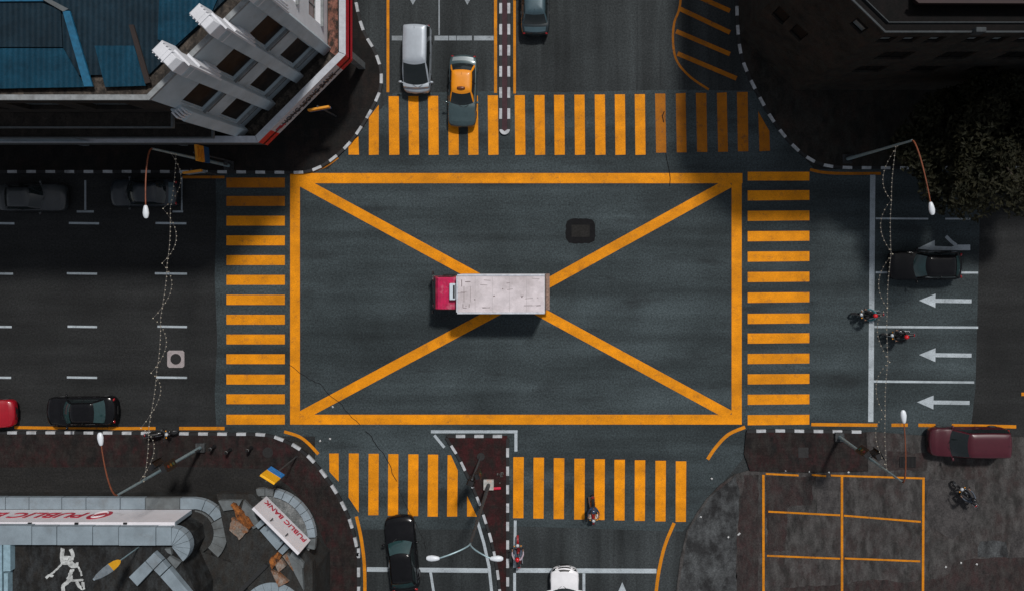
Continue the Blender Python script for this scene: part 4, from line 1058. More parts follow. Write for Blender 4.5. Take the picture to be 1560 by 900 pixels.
c = W(757, 742, 0.); t = empty('traffic_cone_base', (c.x, c.y, KZ - .02), .05, 'flat red plastic block lying on the island next to the lamp base', 'plastic block')
b = MB(); b.box((0, 0, .06), (.52, .16, .12)); b.build('block', M['red_bit'], t, bevel=.05)
c = W(764, 726, 0.); b = MB()
for k in range(9): b.box((c.x + random.uniform(-.25, .25), c.y + random.uniform(-.35, .35), KZ + .01), (random.uniform(.06, .16), random.uniform(.06, .16), .06), random.uniform(0, 3))
tag(b.build('rubble_heap', M['rubble'], bevel=.01), 'small heap of pale rubble on the triangular island', 'rubble', kind='stuff')
lit = [(1067, 786), (1109, 817), (1084, 728), (1292, 718), (1232, 717), (1196, 716), (1262, 718), (503, 668), (488, 671), (507, 619), (1124, 813), (1463, 856), (1487, 858), (1440, 862), (1126, 811)]
first = None
for i, (x, y) in enumerate(lit):
    c = W(x, y, 0.)
    if first is None:
        b = MB(); b.add([(-.07, -.04, 0), (.05, -.06, .02), (.08, .03, .01), (-.03, .06, .03), (0, 0, .06)], [(0, 1, 4), (1, 2, 4), (2, 3, 4), (3, 0, 4), (0, 3, 2, 1)]); o = b.build('litter_scrap', M['litter']); first = o
    else:
        o = first.copy(); COL.objects.link(o)
    o.location = (c.x, c.y, (.014 if y < 680 and x < 600 else .085 if x > 1030 else KZ)); o.rotation_euler = (0, 0, i * 1.3)
    tag(o, 'tiny crumpled white scrap of litter lying on the ground', 'litter', 'scraps of white litter')

# ------------------------------------------------------------------ buildings
def text_mesh(txt, height, width=None, shear=0., bold=.012):
    cu = bpy.data.curves.new('letters', 'FONT'); cu.body = txt; cu.size = 1; cu.shear = shear; cu.offset = bold; cu.resolution_u = 3
    o = bpy.data.objects.new('letters', cu); me = bpy.data.meshes.new_from_object(o)
    vs = [v.co.copy() for v in me.vertices]; fs = [tuple(p.vertices) for p in me.polygons]
    bpy.data.objects.remove(o); bpy.data.meshes.remove(me)
    x0, x1 = min(v.x for v in vs), max(v.x for v in vs); y0, y1 = min(v.y for v in vs), max(v.y for v in vs)
    sy = height / (y1 - y0); sx = sy if width is None else width / (x1 - x0)
    return [((v.x - (x0 + x1) / 2) * sx, (v.y - (y0 + y1) / 2) * sy) for v in vs], fs
def letters(name, txt, centre, right, normal, height, width, mat, parent, shear=0., up=Vector((0, 0, 1)), thick=.03):
    vs, fs = text_mesh(txt, height, width, shear)
    right, normal, centre = Vector(right).normalized(), Vector(normal).normalized(), Vector(centre)
    b = MB(); b.add([centre + right * x + up * y + normal * thick for x, y in vs], fs)
    # a thin edge so the letters stand off the board
    ec = {}
    for f in fs:
        for i in range(len(f)):
            e = (f[i], f[(i + 1) % len(f)]); k = tuple(sorted(e)); ec.setdefault(k, []).append(e)
    o_ = len(b.v); b.v += [tuple(centre + right * x + up * y + normal * .002) for x, y in vs]
    for k, es in ec.items():
        if len(es) == 1:
            a, c = es[0]; b.f.append((a, c, o_ + c, o_ + a)); b.m.append(0)
    return b.build(name, mat, parent, local=False, recalc=True)

def wall_open(parent, name, p0, p1, z0, z1, opens, mat, frame_mat, pane_mat, depth=.22, sill=None, wname='window', mullion=True):
    """a wall from p0 to p1 (outside on the right hand) with real recessed openings (u0,u1,za,zb); each window a part with its pane"""
    p0, p1 = Vector(p0[:2]), Vector(p1[:2]); Ln = (p1 - p0).length; t = (p1 - p0) / Ln; nrm = Vector((t.y, -t.x))
    def pt(u, z, d=0.): q = p0 + t * u - nrm * d; return (q.x, q.y, z)
    us = sorted({0, Ln, *[o[0] for o in opens], *[o[1] for o in opens]}); zs = sorted({z0, z1, *[o[2] for o in opens], *[o[3] for o in opens]})
    b = MB()
    for ua, ub in zip(us, us[1:]):
        for za, zb in zip(zs, zs[1:]):
            um, zm = (ua + ub) / 2, (za + zb) / 2
            if any(o[0] < um < o[1] and o[2] < zm < o[3] for o in opens): continue
            b.add([pt(ua, za), pt(ub, za), pt(ub, zb), pt(ua, zb)], [(0, 1, 2, 3)])
    for o in opens:
        u0, u1, za, zb = o[:4]
        for q in (((u0, za), (u1, za)), ((u1, za), (u1, zb)), ((u1, zb), (u0, zb)), ((u0, zb), (u0, za))):
            (a, c), (d_, e) = q
            b.add([pt(a, c), pt(d_, e), pt(d_, e, depth), pt(a, c, depth)], [(0, 1, 2, 3)])
    b.build(name, mat, parent, local=False, recalc=False)
    for o in opens:
        u0, u1, za, zb = o[:4]; pm = o[4] if len(o) > 4 else pane_mat
        rz = math.atan2(t.y, t.x); f = MB(); um, zm = (u0 + u1) / 2, (za + zb) / 2
        def bx(u, z, du, dz, d=depth - .05, dd=.06): q = p0 + t * u - nrm * d; f.box((q.x, q.y, z), (du, dd, dz), rz)
        fw = .06
        bx(u0 + fw / 2, zm, fw, zb - za); bx(u1 - fw / 2, zm, fw, zb - za); bx(um, za + fw / 2, u1 - u0 - 2 * fw, fw); bx(um, zb - fw / 2, u1 - u0 - 2 * fw, fw)
        if mullion and u1 - u0 > .9: bx(um, zm, .04, zb - za - 2 * fw)
        wn = f.build(wname, frame_mat, parent, local=False)
        g_ = MB(); g_.add([pt(u0 + .03, za + .03, depth - .03), pt(u1 - .03, za + .03, depth - .03), pt(u1 - .03, zb - .03, depth - .03), pt(u0 + .03, zb - .03, depth - .03)], [(0, 1, 2, 3)])
        g_.build('pane', pm, wn, local=False, recalc=False)
        if sill:
            s_ = MB(); q = p0 + t * um + nrm * .05; s_.box((q.x, q.y, za - .06), (u1 - u0 + .2, .20, .07), rz); s_.build('sill', sill, wn, local=False)
def px_along(base, d, u): return None

def north_west_building():
    A, B = Vector(W2(412, 214)), Vector(W2(532, 95))
    t = empty('bank_building', (A.x - 6, A.y + 6, 0), 0, 'white corner building with fins, blue sheet roof and a lettered crimson and white fascia', 'building')
    ZP = 14.5
    t45 = (B - A).normalized(); n45 = Vector((t45.y, -t45.x)); Ln = (B - A).length
    fins = [.0, 2.12, 4.30, 6.45]
    opens = []
    for i in range(3):
        u0, u1 = fins[i] + .40, fins[i + 1] - .36
        opens += [(u0, u1, 9.9, 12.3), (u0, u1, 5.75, 8.1)]
    wall_open(t, 'facade_wall', A, B, 0, ZP, opens, M['wall_grey'], M['wall_grey'], M['pane'], .16, M['trim'], mullion=False)
    # moulded sill bands and thin grooves under each window
    for (u0, u1, za, zb) in opens:
        mb = MB(); q = A + t45 * (u0 + u1) / 2 + n45 * .03; mb.box((q.x, q.y, za - .35), (u1 - u0, .06, .20), math.atan2(t45.y, t45.x)); mb.box((q.x + n45.x * .02, q.y + n45.y * .02, za - .35), (u1 - u0 - .1, .06, .06), math.atan2(t45.y, t45.x))
        mb.build('sill_moulding', M['trim_grey'], t, local=False)
    # south wall and east wall
    SW_ = Vector((A.x - 60, A.y)); NE_ = Vector((B.x, B.y + 60))
    op = [(60 - 1.6 - 3.1 * k - 2.2, 60 - 1.6 - 3.1 * k, z, z + 1.7) for k in range(8) for z in (7.6, 11.9)]
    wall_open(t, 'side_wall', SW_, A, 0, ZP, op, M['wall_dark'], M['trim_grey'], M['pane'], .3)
    op = [(.75 + 2.7 * k, .75 + 2.7 * k + 1.9, z, z + 2.0, M['pane_red']) for k in range(8) for z in (5.9, 10.0)]
    wall_open(t, 'side_wall', B, NE_, 0, ZP, op, M['wall_white'], M['trim'], M['pane_red'], .35, M['trim'])
    # parapet
    C = [SW_, A, B, NE_]
    def offset(d):
        a = SW_ + Vector((0, d)); e = NE_ + Vector((-d, 0)); k = d * math.tan(R(22.5))
        return [a, A + Vector((-k * 1.0, d)), B + Vector((-d, k * 1.0)), e]
    def band(d0, d1, z0, z1, mat, name, parent=t):
        o, i = offset(d0), offset(d1); mb = MB()
        for k in range(3): mb.prism([o[k], o[k + 1], i[k + 1], i[k]], z0, z1)
        return mb.build(name, mat, parent, local=False, recalc=False)
    band(-.03, .20, ZP - .01, ZP + .14, M['trim'], 'parapet_coping')
    band(.20, 1.25, 13.0, 13.45, M['gutter'], 'roof_gutter')
    i_ = offset(1.25)
    # blue sheet roof: upper sheets navy with painted shade, brighter lower sheets, bright flashing and a dark valley strip
    zr = 13.75
    mb = MB(); mb.prism([(i_[0].x, i_[0].y), (i_[1].x, i_[1].y), (i_[2].x, i_[2].y), (i_[3].x, i_[3].y), (i_[0].x, i_[3].y)], 13.2, zr - .14)
    rf = mb.build('roof', M['shaded_roof'], t, local=False)
    def sheet(px, mat, name, z, th=.05):
        m_ = MB(); m_.prism([W2(x, y, z) for x, y in px], z - th, z); return m_.build(name, mat, rf, local=False)
    sheet([(-200, 74), (96, 74), (130, 133), (-200, 139)], M['blue_roof'], 'lower_sheeting', zr - .04)
    sheet([(-200, 6), (58, 2), (92, 16), (95, 72), (-200, 72)], M['shaded_roof'], 'upper_sheeting', zr - .05)
    sheet([(144, 70), (204, 70), (222, 131), (160, 133)], M['blue_roof'], 'lower_sheeting', zr - .06)
    sheet([(244, -40), (348, -40), (322, 20), (262, 75), (240, 60)], M['blue_roof'], 'corner_sheeting', zr - .06)
    sheet([(95, 17), (106, 17), (141, 132), (128, 132)], M['blue_flash'], 'ridge_flashing', zr + .03, .10)
    sheet([(196, 38), (203, 38), (229, 126), (221, 128)], M['brown_dark'], 'valley_strip', zr + .02, .09)
    sheet([(60, -3), (66, -6), (104, 14), (96, 18)], M['trim_grey'], 'ridge_cap', zr + .05, .12)
    sheet([(-200, -6), (62, -4), (66, 2), (-200, 4)], M['blue_flash'], 'ridge_flashing', zr + .04, .10)
    # fins: tall buttresses standing proud of the facade with a stepped moulding on the north east side
    ang = math.atan2(t45.y, t45.x)
    for u in fins:
        f = MB()
        def sec(z, out, wv, inn, du=0.): 
            cs = []
            for a, d in ((-wv / 2, out), (wv / 2, out), (wv / 2, -inn), (-wv / 2, -inn)):
                q = A + t45 * (u + a + du) + n45 * d; cs.append(Vector((q.x, q.y, z)))
            return cs
        f.loft([sec(3.9, .16, .56, .2), sec(4.3, .34, .60, .2), sec(9, .42, .62, .2), sec(15.2, .55, .66, .2)] if u > 0 else [sec(3.9, .16, .56, .2), sec(4.3, .34, .60, .2), sec(9, .42, .62, .2), sec(11.6, .46, .62, .2), sec(12.1, .2, .5, .2)])
        fn = f.build('fin', M['wall_grey'], t, local=False, bevel=.05)
        if u == 0:
            st = MB()
            for k in range(4):
                q = A + t45 * (-.2 + .13 * k) + n45 * .3; st.box((q.x, q.y, 12.2 - .1 * k), (.06, .36, .5), ang)
            st.build('stepped_moulding', M['wall_white'], fn, local=False); continue
        cp = MB(); cp.loft([sec(14.7, .545, .64, .8), sec(15.9, .50, .62, .75), sec(16.15, .30, .50, .6)]); cp.build('fin_cap', M['wall_white'], fn, local=False, bevel=.02)
        st = MB()
        for k in range(3):
            q = A + t45 * (u + .36 + .09 * k) + n45 * (.30 - .10 * k); st.box((q.x, q.y, 14.2 - .6 * k), (.09, .9 - .16 * k, 3.2 - 1.0 * k), ang)
        st.build('stepped_moulding', M['wall_white'], fn, local=False)
        r_ = MB()
        for k in range(4):
            q = A + t45 * u - n45 * (.0 + .18 * k); r_.box((q.x, q.y, 16.0 - .02 * k), (.62, .05, .36), ang)
        r_.build('cap_ribs', M['wall_white'], fn, local=False)
    # stepped ledges over the south side
    Y0 = W2(0, 229)[1]
    for (xe, z, yy, yb) in ((393, 11.0, 231, 214), (398, 7.0, 231, 214)):
        x1 = W2(xe, 0)[0]; ya, yc = W2(0, yy)[1], A.y - .01
        mb = MB(); mb.prism([(SW_.x, ya), (x1, ya), (x1, yc), (SW_.x, yc)], z - .18, z); le = mb.build('ledge', M['slab_dark'], t, local=False)
        mb = MB(); mb.box(((SW_.x + x1) / 2, ya - .03, z - .06), (x1 - SW_.x, .07, .20)); mb.box((x1 + .04, (ya + yc) / 2 - .03, z - .05), (.09, yc - ya + .07, .22)); mb.build('ledge_trim', M['trim_grey'], le, local=False)
    # canopy over the footway, with lettered fascia
    o = [Vector((SW_.x, W2(0, 233)[1])), Vector(W2(443, 233)), Vector(W2(562, 114)), Vector((W2(562, 0)[0], NE_.y))]
    mb = MB(); mb.prism([*o, NE_, B, A, SW_], 4.35, 4.6); cn = mb.build('canopy', M['slab_dark'], t, local=False)
    mb = MB(); q0 = B + Vector((.05, -.35)); mb.prism([q0, (o[2].x - .62, o[2].y + .02), (o[2].x - .62, NE_.y), (q0.x, NE_.y)], 4.6, 4.63); mb.build('tile_strip', M['terracotta'], cn, local=False)
    mb = MB(); mb.prism([A + Vector((.2, -.1)), o[1] + Vector((-.1, .32)), o[2] + Vector((-.75, -.2)), B + Vector((.0, -.42))], 4.6, 4.625); mb.build('dirt_strip', M['gutter'], cn, local=False)
    def fascia(a, b_, z0, z1, mat, name, th=.14):
        t_ = (b_ - a).normalized(); n_ = Vector((t_.y, -t_.x)); m_ = MB(); m_.prism([a, b_, b_ - n_ * th, a - n_ * th], z0, z1); return m_.build(name, mat, t, local=False)
    Z0, Z1 = 3.9, 5.35
    tc = (o[2] - o[1]).normalized(); nc = Vector((tc.y, -tc.x)); Lc = (o[2] - o[1]).length
    fascia(o[0], o[1], Z0 + .3, Z1, M['trim_grey'], 'fascia_panel')
    fascia(o[1], o[1] + tc * .95, Z0, Z1, M['fascia_red'], 'fascia_panel')
    fw = fascia(o[1] + tc * .95, o[2] - tc * .75, Z0, Z1, M['fascia_white'], 'fascia_panel')
    fascia(o[2] - tc * .75, o[2], Z0, Z1, M['fascia_red'], 'fascia_panel')
    fascia(o[2], o[3], Z0, Z1, M['fascia_red'], 'fascia_panel')
    # capping on the fascia
    mb = MB()
    for a, b_ in ((o[0], o[1]), (o[1], o[2]), (o[2], o[3])):
        t_ = (b_ - a).normalized(); n_ = Vector((t_.y, -t_.x)); kk = .45 * math.tan(R(22.5))
        a2 = a - n_ * .45 + (t_ * kk * -1 if a is not o[0] else Vector((0, 0))); b2 = b_ - n_ * .45 - t_ * 0
        mb.prism([a + n_ * .02, b_ + n_ * .02, b_ - n_ * .34 - t_ * (0 if b_ is o[3] else .16), a - n_ * .34 + t_ * (0 if a is o[0] else .16)], Z1 + .002, Z1 + .05)
    mb.build('fascia_capping', M['fascia_white'], t, local=False, recalc=False)
    c = o[1] + tc * (Lc * .53)
    letters('letters', 'HONG LEONG BANK', (c.x, c.y, 4.56), (*tc, 0), (*nc, 0), .62, 4.0, M['letter_dark'], fw)
    lg = MB(); c = o[1] + tc * 1.38 + nc * .02
    for k, (dx, dz, w_, h_) in enumerate(((-.16, .12, .34, .16), (.10, -.10, .34, .16), (-.02, .0, .16, .42))):
        q = c + tc * dx; lg.box((q.x, q.y, 4.58 + dz), (w_, .03, h_), math.atan2(tc.y, tc.x))
    lg.build('emblem', M['sign_red'], fw, local=False)
    # pale awning sheets at the west end
    for y0, y1, x1, z in ((206, 212, 66, 5.9), (210, 216, 138, 5.5)):
        m_ = MB(); pl = [W2(-300, y0, z), W2(x1 - 30, y0, z), W2(x1, y1, z), W2(-300, y1, z)]; m_.prism(pl, z - .06, z); m_.build('awning_sheet', M['bank_stone'], t, local=False)
    # pavement columns
    for q in (o[2], o[1] + Vector((-6, .1)), o[1] + Vector((-12, .1)), o[2] + Vector((-.1, 6))):
        m_ = MB(); m_.box((q.x - .4, q.y + .5, 2.2), (.4, .4, 4.35)); m_.build('column', M['bank_stone_dull'], t, local=False, bevel=.02)
north_west_building()

def north_east_building():
    A, B = Vector(W2(1127, 56)), Vector(W2(1211, 138))
    t = empty('corner_building', (B.x + 8, B.y + 8, 0), 0, 'dark brown corner building with a row of pale windows under its parapet', 'building')
    ZP = 14.0
    NW_ = Vector((A.x, A.y + 60)); E_ = Vector((B.x + 60, B.y))
    Lc = (B - A).length
    op = [(60 - 2.6 - 3.2 * k, 60 - 1.2 - 3.2 * k, z, z + 1.5) for k in range(8) for z in (5.5, 8.6, 11.4)]
    wall_open(t, 'side_wall', NW_, A, 0, ZP, op, M['lot_dirt'], M['ne_shaded'], M['ne_pane'], .25)
    wall_open(t, 'corner_wall', A, B, 0, ZP, [(Lc - 1.25, Lc - .55, 12.1, 13.2, M['pane_dim']), (.5, 1.3, 6.2, 7.8), (1.8, 2.6, 6.2, 7.8)], M['lot_dirt'], M['ne_shaded'], M['ne_pane'], .18)
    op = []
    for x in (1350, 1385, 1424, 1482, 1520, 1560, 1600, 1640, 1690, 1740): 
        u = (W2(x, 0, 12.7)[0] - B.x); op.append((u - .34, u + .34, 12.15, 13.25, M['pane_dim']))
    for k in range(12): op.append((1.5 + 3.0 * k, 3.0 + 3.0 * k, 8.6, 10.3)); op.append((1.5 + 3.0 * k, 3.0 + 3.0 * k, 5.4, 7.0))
    wall_open(t, 'front_wall', B, E_, 0, ZP, op, M['lot_dirt'], M['ne_shaded'], M['ne_pane'], .18)
    k = math.tan(R(22.5))
    def off(d): return [NW_ + Vector((d, 0)), A + Vector((d, d * k)), B + Vector((d * k, d)), E_ + Vector((0, d))]
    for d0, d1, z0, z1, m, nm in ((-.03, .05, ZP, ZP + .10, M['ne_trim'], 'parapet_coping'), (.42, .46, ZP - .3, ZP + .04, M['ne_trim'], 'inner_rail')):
        o, i = off(d0), off(d1); mb = MB()
        for q in range(3): mb.prism([o[q], o[q + 1], i[q + 1], i[q]], z0, z1)
        mb.build(nm, m, t, local=False, recalc=False)
    i = off(.1); mb = MB(); mb.prism([*i, (E_.x, NW_.y)], 12.7, 13.1); rf = mb.build('roof', M['ne_shaded'], t, local=False)
    mb = MB(); mb.prism([W2(1398, -60, 13.7), W2(1398, 1, 13.7), W2(1760, 3, 13.7), W2(1760, -60, 13.7)], 13.2, 13.7); mb.build('raised_roof', M['ne_shaded'], rf, local=False)
    mb = MB(); mb.prism([W2(1394, 0, 13.8), W2(1400, 5, 13.8), W2(1760, 6, 13.8), W2(1760, 1, 13.8)], 13.5, 13.8); mb.build('eaves_board', plain('dark_red_eaves', (.022, .007, .007), .7, world=True), rf, local=False)
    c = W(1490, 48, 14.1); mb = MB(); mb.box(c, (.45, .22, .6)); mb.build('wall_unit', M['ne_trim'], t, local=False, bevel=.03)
north_east_building()

def south_west_bank():
    zl, zs, zr = 3.7, 5.7, 5.95
    t = empty('bank_building', (*W2(240, 900, 3), 0), 0, 'low bank with blue grey canopy bands, curved corners and two white red lettered signs', 'building')
    def blocks(name, polys, z, mat, th=.3, gap=.92, parent=t):
        """slab pieces with black joints between"""
        mb = MB()
        for q in polys:
            cx = sum(p[0] for p in q) / len(q); cy = sum(p[1] for p in q) / len(q)
            pp = [W(x, y, z) for x, y in q]; c = sum(pp, Vector()) / len(pp)
            qq = []
            for p in pp:
                d = p - c; L_ = d.length; d = d * (max(.5, (L_ - .022) / L_)); qq.append((c.x + d.x, c.y + d.y))
            mb.prism(qq, z - th + random.uniform(0, .008), z + random.uniform(-.012, .012))
        return mb.build(name, mat, parent, local=False, recalc=False)
    def fan(cx, cy, r0, r1, a0, a1, n):
        out = []
        for i in range(n):
            a, b_ = a0 + (a1 - a0) * i / n, a0 + (a1 - a0) * (i + 1) / n
            P_ = lambda r, q: (cx + r * math.cos(R(q)), cy + r * math.sin(R(q)))
            out.append([P_(r0, a), P_(r1, a), P_(r1, (a + b_) / 2), P_(r1, b_), P_(r0, b_), P_(r0, (a + b_) / 2)] if r0 > 1 else [P_(r0, a), P_(r1, a), P_(r1, (a + b_) / 2), P_(r1, b_)])
        return out
    def slab(name, px, z0, z, mat, parent=t): mb = MB(); mb.prism([W2(x, y, z) for x, y in px], z0, z); return mb.build(name, mat, parent, local=False)
    # main walls (shopfront level and upper level)
    wl = [(-900, 776), (298, 776), (318, 800), (322, 850), (388, 777), (450, 839), (478, 870), (478, 1500), (-900, 1500)]
    slab('lower_wall', [W_ for W_ in wl], .1, zl - .32, M['bank_floor'])
    # lower canopy band with joints, rounded corner
    xs = [-300, -220, -150, -80, -36, 8, 44, 94, 131, 183, 221]
    blocks('canopy_band', [rect(a, 757 + .004 * a, b_, 775.5) for a, b_ in zip(xs, xs[1:])] , zl, M['bank_stone'])
    blocks('canopy_band', [rect(274, 758, 296, 775.5)], zl, M['bank_stone'])
    blocks('stained_band', [rect(221, 758, 274, 775.5)], zl, M['bank_stone_dull'])
    blocks('canopy_corner', fan(294, 812, 37, 54, -89, -30, 3), zl, M['bank_stone'])
    blocks('canopy_corner', fan(294, 812, 31, 53, -29, 44, 4), zl - .02, M['bank_stone_dull'])
    blocks('canopy_corner', fan(294, 812, 20, 36, -86, -30, 3), zl - .12, M['bank_stone_dull'])
    slab('canopy_base', [(-300, 759)] + arc(294, 812, 52, -90, 46, 14) + [(318, 836), (-300, 836)], zl - .34, zl - .16, M['bank_joint'])
    slab('terrace', arc(292, 812, 33, -90, 60, 10) + [(420, 880), (420, 960), (200, 960), (200, 780)], zl - .14, zl - .06, M['bank_floor'])
    # long sign
    S0, S1 = Vector(W2(-260, 776.5, zl + .1)), Vector(W2(291, 776.5, zl + .1))
    y_ = S0.y
    b = MB(); b.prism([(S0.x, y_), (S1.x, y_), (S1.x, y_ - .22), (S0.x, y_ - .22)], zl + .02, zs + .05); sg = b.build('long_sign', M['sign_white'], t, local=False)
    b = MB(); b.box((S1.x + .012, y_ - .11, (zl + zs) / 2 + .03), (.02, .20, zs - zl - .04)); b.build('sign_end', M['bank_stone'], sg, local=False)
    b = MB(); b.box(((S0.x + S1.x) / 2, y_ - .13, zs + .06), (S1.x - S0.x - .3, .12, .03)); b.build('sign_top_edge', M['sign_white'], sg, local=False)
    for x in (-25, 47, 118, 192):
        q = W2(x, 794, zs); b = MB(); b.box((q[0], y_ - .30, zs - .1), (.10, .36, .10)); b.box((q[0], y_ - .06, zs + .09), (.20, .10, .05)); b.build('bracket', M['black'], sg, local=False)
    zt_ = zl + .98
    x_l, x_r = W(131, 785, zt_).x, W(15, 785, zt_).x
    letters('letters', 'PUBLIC', ((x_l + x_r) / 2, y_, zt_), (-1, 0, 0), (0, 1, 0), .82, x_l - x_r, M['sign_red'], sg, .22)
    x2 = x_r - .28; letters('letters', 'BANK', (x2 - 1.3, y_, zt_), (-1, 0, 0), (0, 1, 0), .82, 2.6, M['sign_red'], sg, .22)
    ex = W(151, 785, zt_ + .05).x
    b = MB(); n = 28; sh = .30
    dsk = [(ex - (.52 * math.cos(2 * math.pi * k / n) + sh * .62 * math.sin(2 * math.pi * k / n)), zt_ + .62 * math.sin(2 * math.pi * k / n)) for k in range(n)]
    b.add([(x, y_ + .03, z) for x, z in dsk] + [(x, y_ + .002, z) for x, z in dsk], [tuple(range(n))] + [(k, (k + 1) % n, n + (k + 1) % n, n + k) for k in range(n)]); em = b.build('emblem', M['sign_red'], sg, local=False)
    b = MB()
    for a0, a1, r_ in ((20, 200, .33), (200, 400, .36)):
        path = [Vector((ex - (r_ * .85 * math.cos(R(a0 + (a1 - a0) * k / 10)) + sh * r_ * math.sin(R(a0 + (a1 - a0) * k / 10))), y_ + .036, zt_ + r_ * math.sin(R(a0 + (a1 - a0) * k / 10)) + (.10 if a0 < 100 else -.10))) for k in range(11)]
        b.tube(path, [.015 + .05 * math.sin(math.pi * k / 10) for k in range(11)], 6)
    b.build('emblem_swirl', M['sign_white'], em, local=False)
    # upper coping band behind the sign and its fan-shaped end
    xs = [-300, -200, -110, -62, 48.5, 86.5, 141, 180.5, 237.5, 261]
    blocks('coping_band', [rect(a, 800.5 + .008 * a, b_, 829 + .006 * b_) for a, b_ in zip(xs, xs[1:])], zr + .15, M['bank_stone'], .5)
    blocks('coping_corner', fan(261, 832, .6, 29, -89, 52, 6), zr + .13, M['bank_stone'], .5)
    blocks('coping_corner', [[(250, 835), (260, 834), (262, 845), (255, 842)], [(258, 846), (276, 856), (268, 866), (254, 850)]], zr - .05, M['bank_stone_dull'], .4)
    slab('upper_roof', [(-300, 802), (261, 804), (284, 818), (287, 838), (278, 858), (300, 905), (300, 1500), (-300, 1500)], zl - .1, zr - .25, M['bank_roof'])
    blocks('roof_upstand', [[(196, 878.5), (221, 854), (233, 867), (209, 892.5)], [(221.5, 853.5), (234.5, 840.5), (247.5, 853), (233.5, 867)], [(234, 867.5), (247.8, 853.5), (257, 864), (243.5, 877)], [(244, 877.5), (257.4, 864.4), (284, 896), (300, 916), (292, 924), (268, 905)]], zr + .10, M['bank_stone'], .5)
    blocks('roof_edge', [rect(-60, 827, 3, 1000), rect(5, 827.5, 16, 870), rect(6, 872, 12, 1000)], zr + .12, plain('pale_blue_edge_cladding', (.24, .36, .42), .6, world=True, var=.2), .4)
    # white paint splashed over the flat roof
    b = MB(); zz = zr - .245
    def splash(pts, w0):
        ribbon(b, [W2(x + random.uniform(-.6, .6), y + random.uniform(-.6, .6), zz) for x, y in smoothline(pts, 4)], w0, zz + random.uniform(.001, .006))
    for pts, w_ in (([(96, 834), (94, 846), (96, 856), (104, 857), (112, 862), (119, 858)], .22), ([(108, 836), (111, 846), (108, 854), (114, 862)], .20), ([(97, 850), (104, 849), (109, 853)], .25), ([(95, 857), (88, 865), (80, 872), (74, 877)], .10), ([(70, 880), (74, 876), (81, 877)], .14), ([(111, 866), (107, 874), (108, 881), (100, 888), (96, 894), (97, 904)], .20), ([(106, 883), (116, 883), (127, 883)], .12), ([(118, 861), (122, 868), (125, 876)], .10), ([(117, 886), (121, 893), (127, 896), (126, 886)], .17), ([(108, 876), (104, 882)], .22)): splash(pts, w_)
    b.build('paint_splash', M['splash'], t, local=False, recalc=False)
    # corner sign facing north east
    q0, q1 = W(405.6, 755.5, zl + .1), W(472.7, 822.6, zl + .1)
    d = Vector((q1.x - q0.x, q1.y - q0.y)).normalized(); nr = Vector((-d.y, d.x))
    if nr.x + nr.y < 0: nr = -nr
    b = MB(); b.prism([(q0.x, q0.y), (q1.x, q1.y), (q1.x - nr.x * .16, q1.y - nr.y * .16), (q0.x - nr.x * .16, q0.y - nr.y * .16)], zl + .05, zl + 1.95); cs = b.build('corner_sign', M['sign_white'], t, local=False)
    c = (q0 + q1) / 2
    letters('letters', 'PUBLIC BANK', (c.x, c.y, zl + .58), (-d.x, -d.y, 0), (nr.x, nr.y, 0), .46, 3.15, M['sign_red'], cs, .12)
    for k in (.33, .66):
        q = q0 + (q1 - q0) * k; b = MB(); b.box((q.x - nr.x * .1, q.y - nr.y * .1, zl + 1.75), (.06, .60, .06), math.atan2(nr.y, nr.x) - math.pi / 2); b.build('bracket', M['black'], cs, local=False)
    # arc shaped canopy below the corner sign
    slab('round_canopy', [(384, 775)] + arc(403, 821, 70, -100, 14, 16) + [(455, 842)], zl - .5, zl - .22, M['bank_floor_pale'])
    blocks('canopy_rim', fan(403, 821, 65.5, 78, -78, -2, 7), zl - .05, M['bank_stone'], .32)
    blocks('canopy_rim', fan(403, 821, 66, 78, -100, -79, 2), zl - .07, M['bank_stone_dull'], .3)
    blocks('canopy_rim', fan(403, 821, 66, 78, -1, 12, 1), zl - .07, M['bank_stone_dull'], .3)
    # roof slabs and rusty sheets behind the corner sign
    z2 = zl + .5
    slab('corner_roof', [(330, 752), (385, 752), (476, 855), (478, 1300), (420, 1300), (380, 900), (350, 850)], zl - .25, z2 - .22, M['bank_floor'])
    blocks('roof_slab', [[(388, 800), (400, 788), (405, 796), (393, 806)], [(395, 807), (406, 797), (433, 826), (422, 838)], [(423, 839), (434, 827), (441, 834), (430, 845)]], z2 + .1, M['bank_stone'], .3)
    for q_ in [[(371, 761), (384, 774), (396, 800), (386, 806), (366, 780)], [(332, 762), (369, 761), (362, 775), (340, 778)], [(437, 843), (460, 862), (463, 900), (448, 872)], [(445, 838), (463, 858), (462, 866), (440, 848)]]: blocks('roof_slab', [q_], z2, M['bank_stone_dull'], .3)
    def rough(px, n=4, a=1.6):
        out = []
        for i, p in enumerate(px):
            q = px[(i + 1) % len(px)]
            for k in range(n): out.append((p[0] + (q[0] - p[0]) * k / n + random.uniform(-a, a), p[1] + (q[1] - p[1]) * k / n + random.uniform(-a, a)))
        return out
    slab('rusty_sheet', rough([(350, 768), (358, 766), (374, 784), (385, 800), (378, 806), (362, 790)]), z2 - .1, z2 + .09, M['rust'])
    slab('stained_sheet', rough([(352, 788), (366, 794), (378, 808), (364, 822), (350, 806)]), z2 - .2, z2 + .02, M['rust_pale'])
    slab('rusty_sheet', rough([(410, 852), (424, 840), (428, 846), (414, 866)]), z2 - .2, z2 + .05, M['rust'])
    blocks('broken_slab', [[(430, 846), (436, 842), (453, 866), (447, 870)], [(418, 858), (428, 850), (436, 862), (424, 872)], [(412, 868), (424, 872), (440, 886), (424, 894)]], z2, M['rust_pale'], .3)
    slab('beam', [(362, 900), (366, 904), (408, 862), (403, 858)], z2 - .2, z2 + .02, M['bank_joint'])
    blocks('canopy_corner', fan(415, 936, 26, 50, -140, -45, 6), zl + .3, M['bank_stone'], .3)
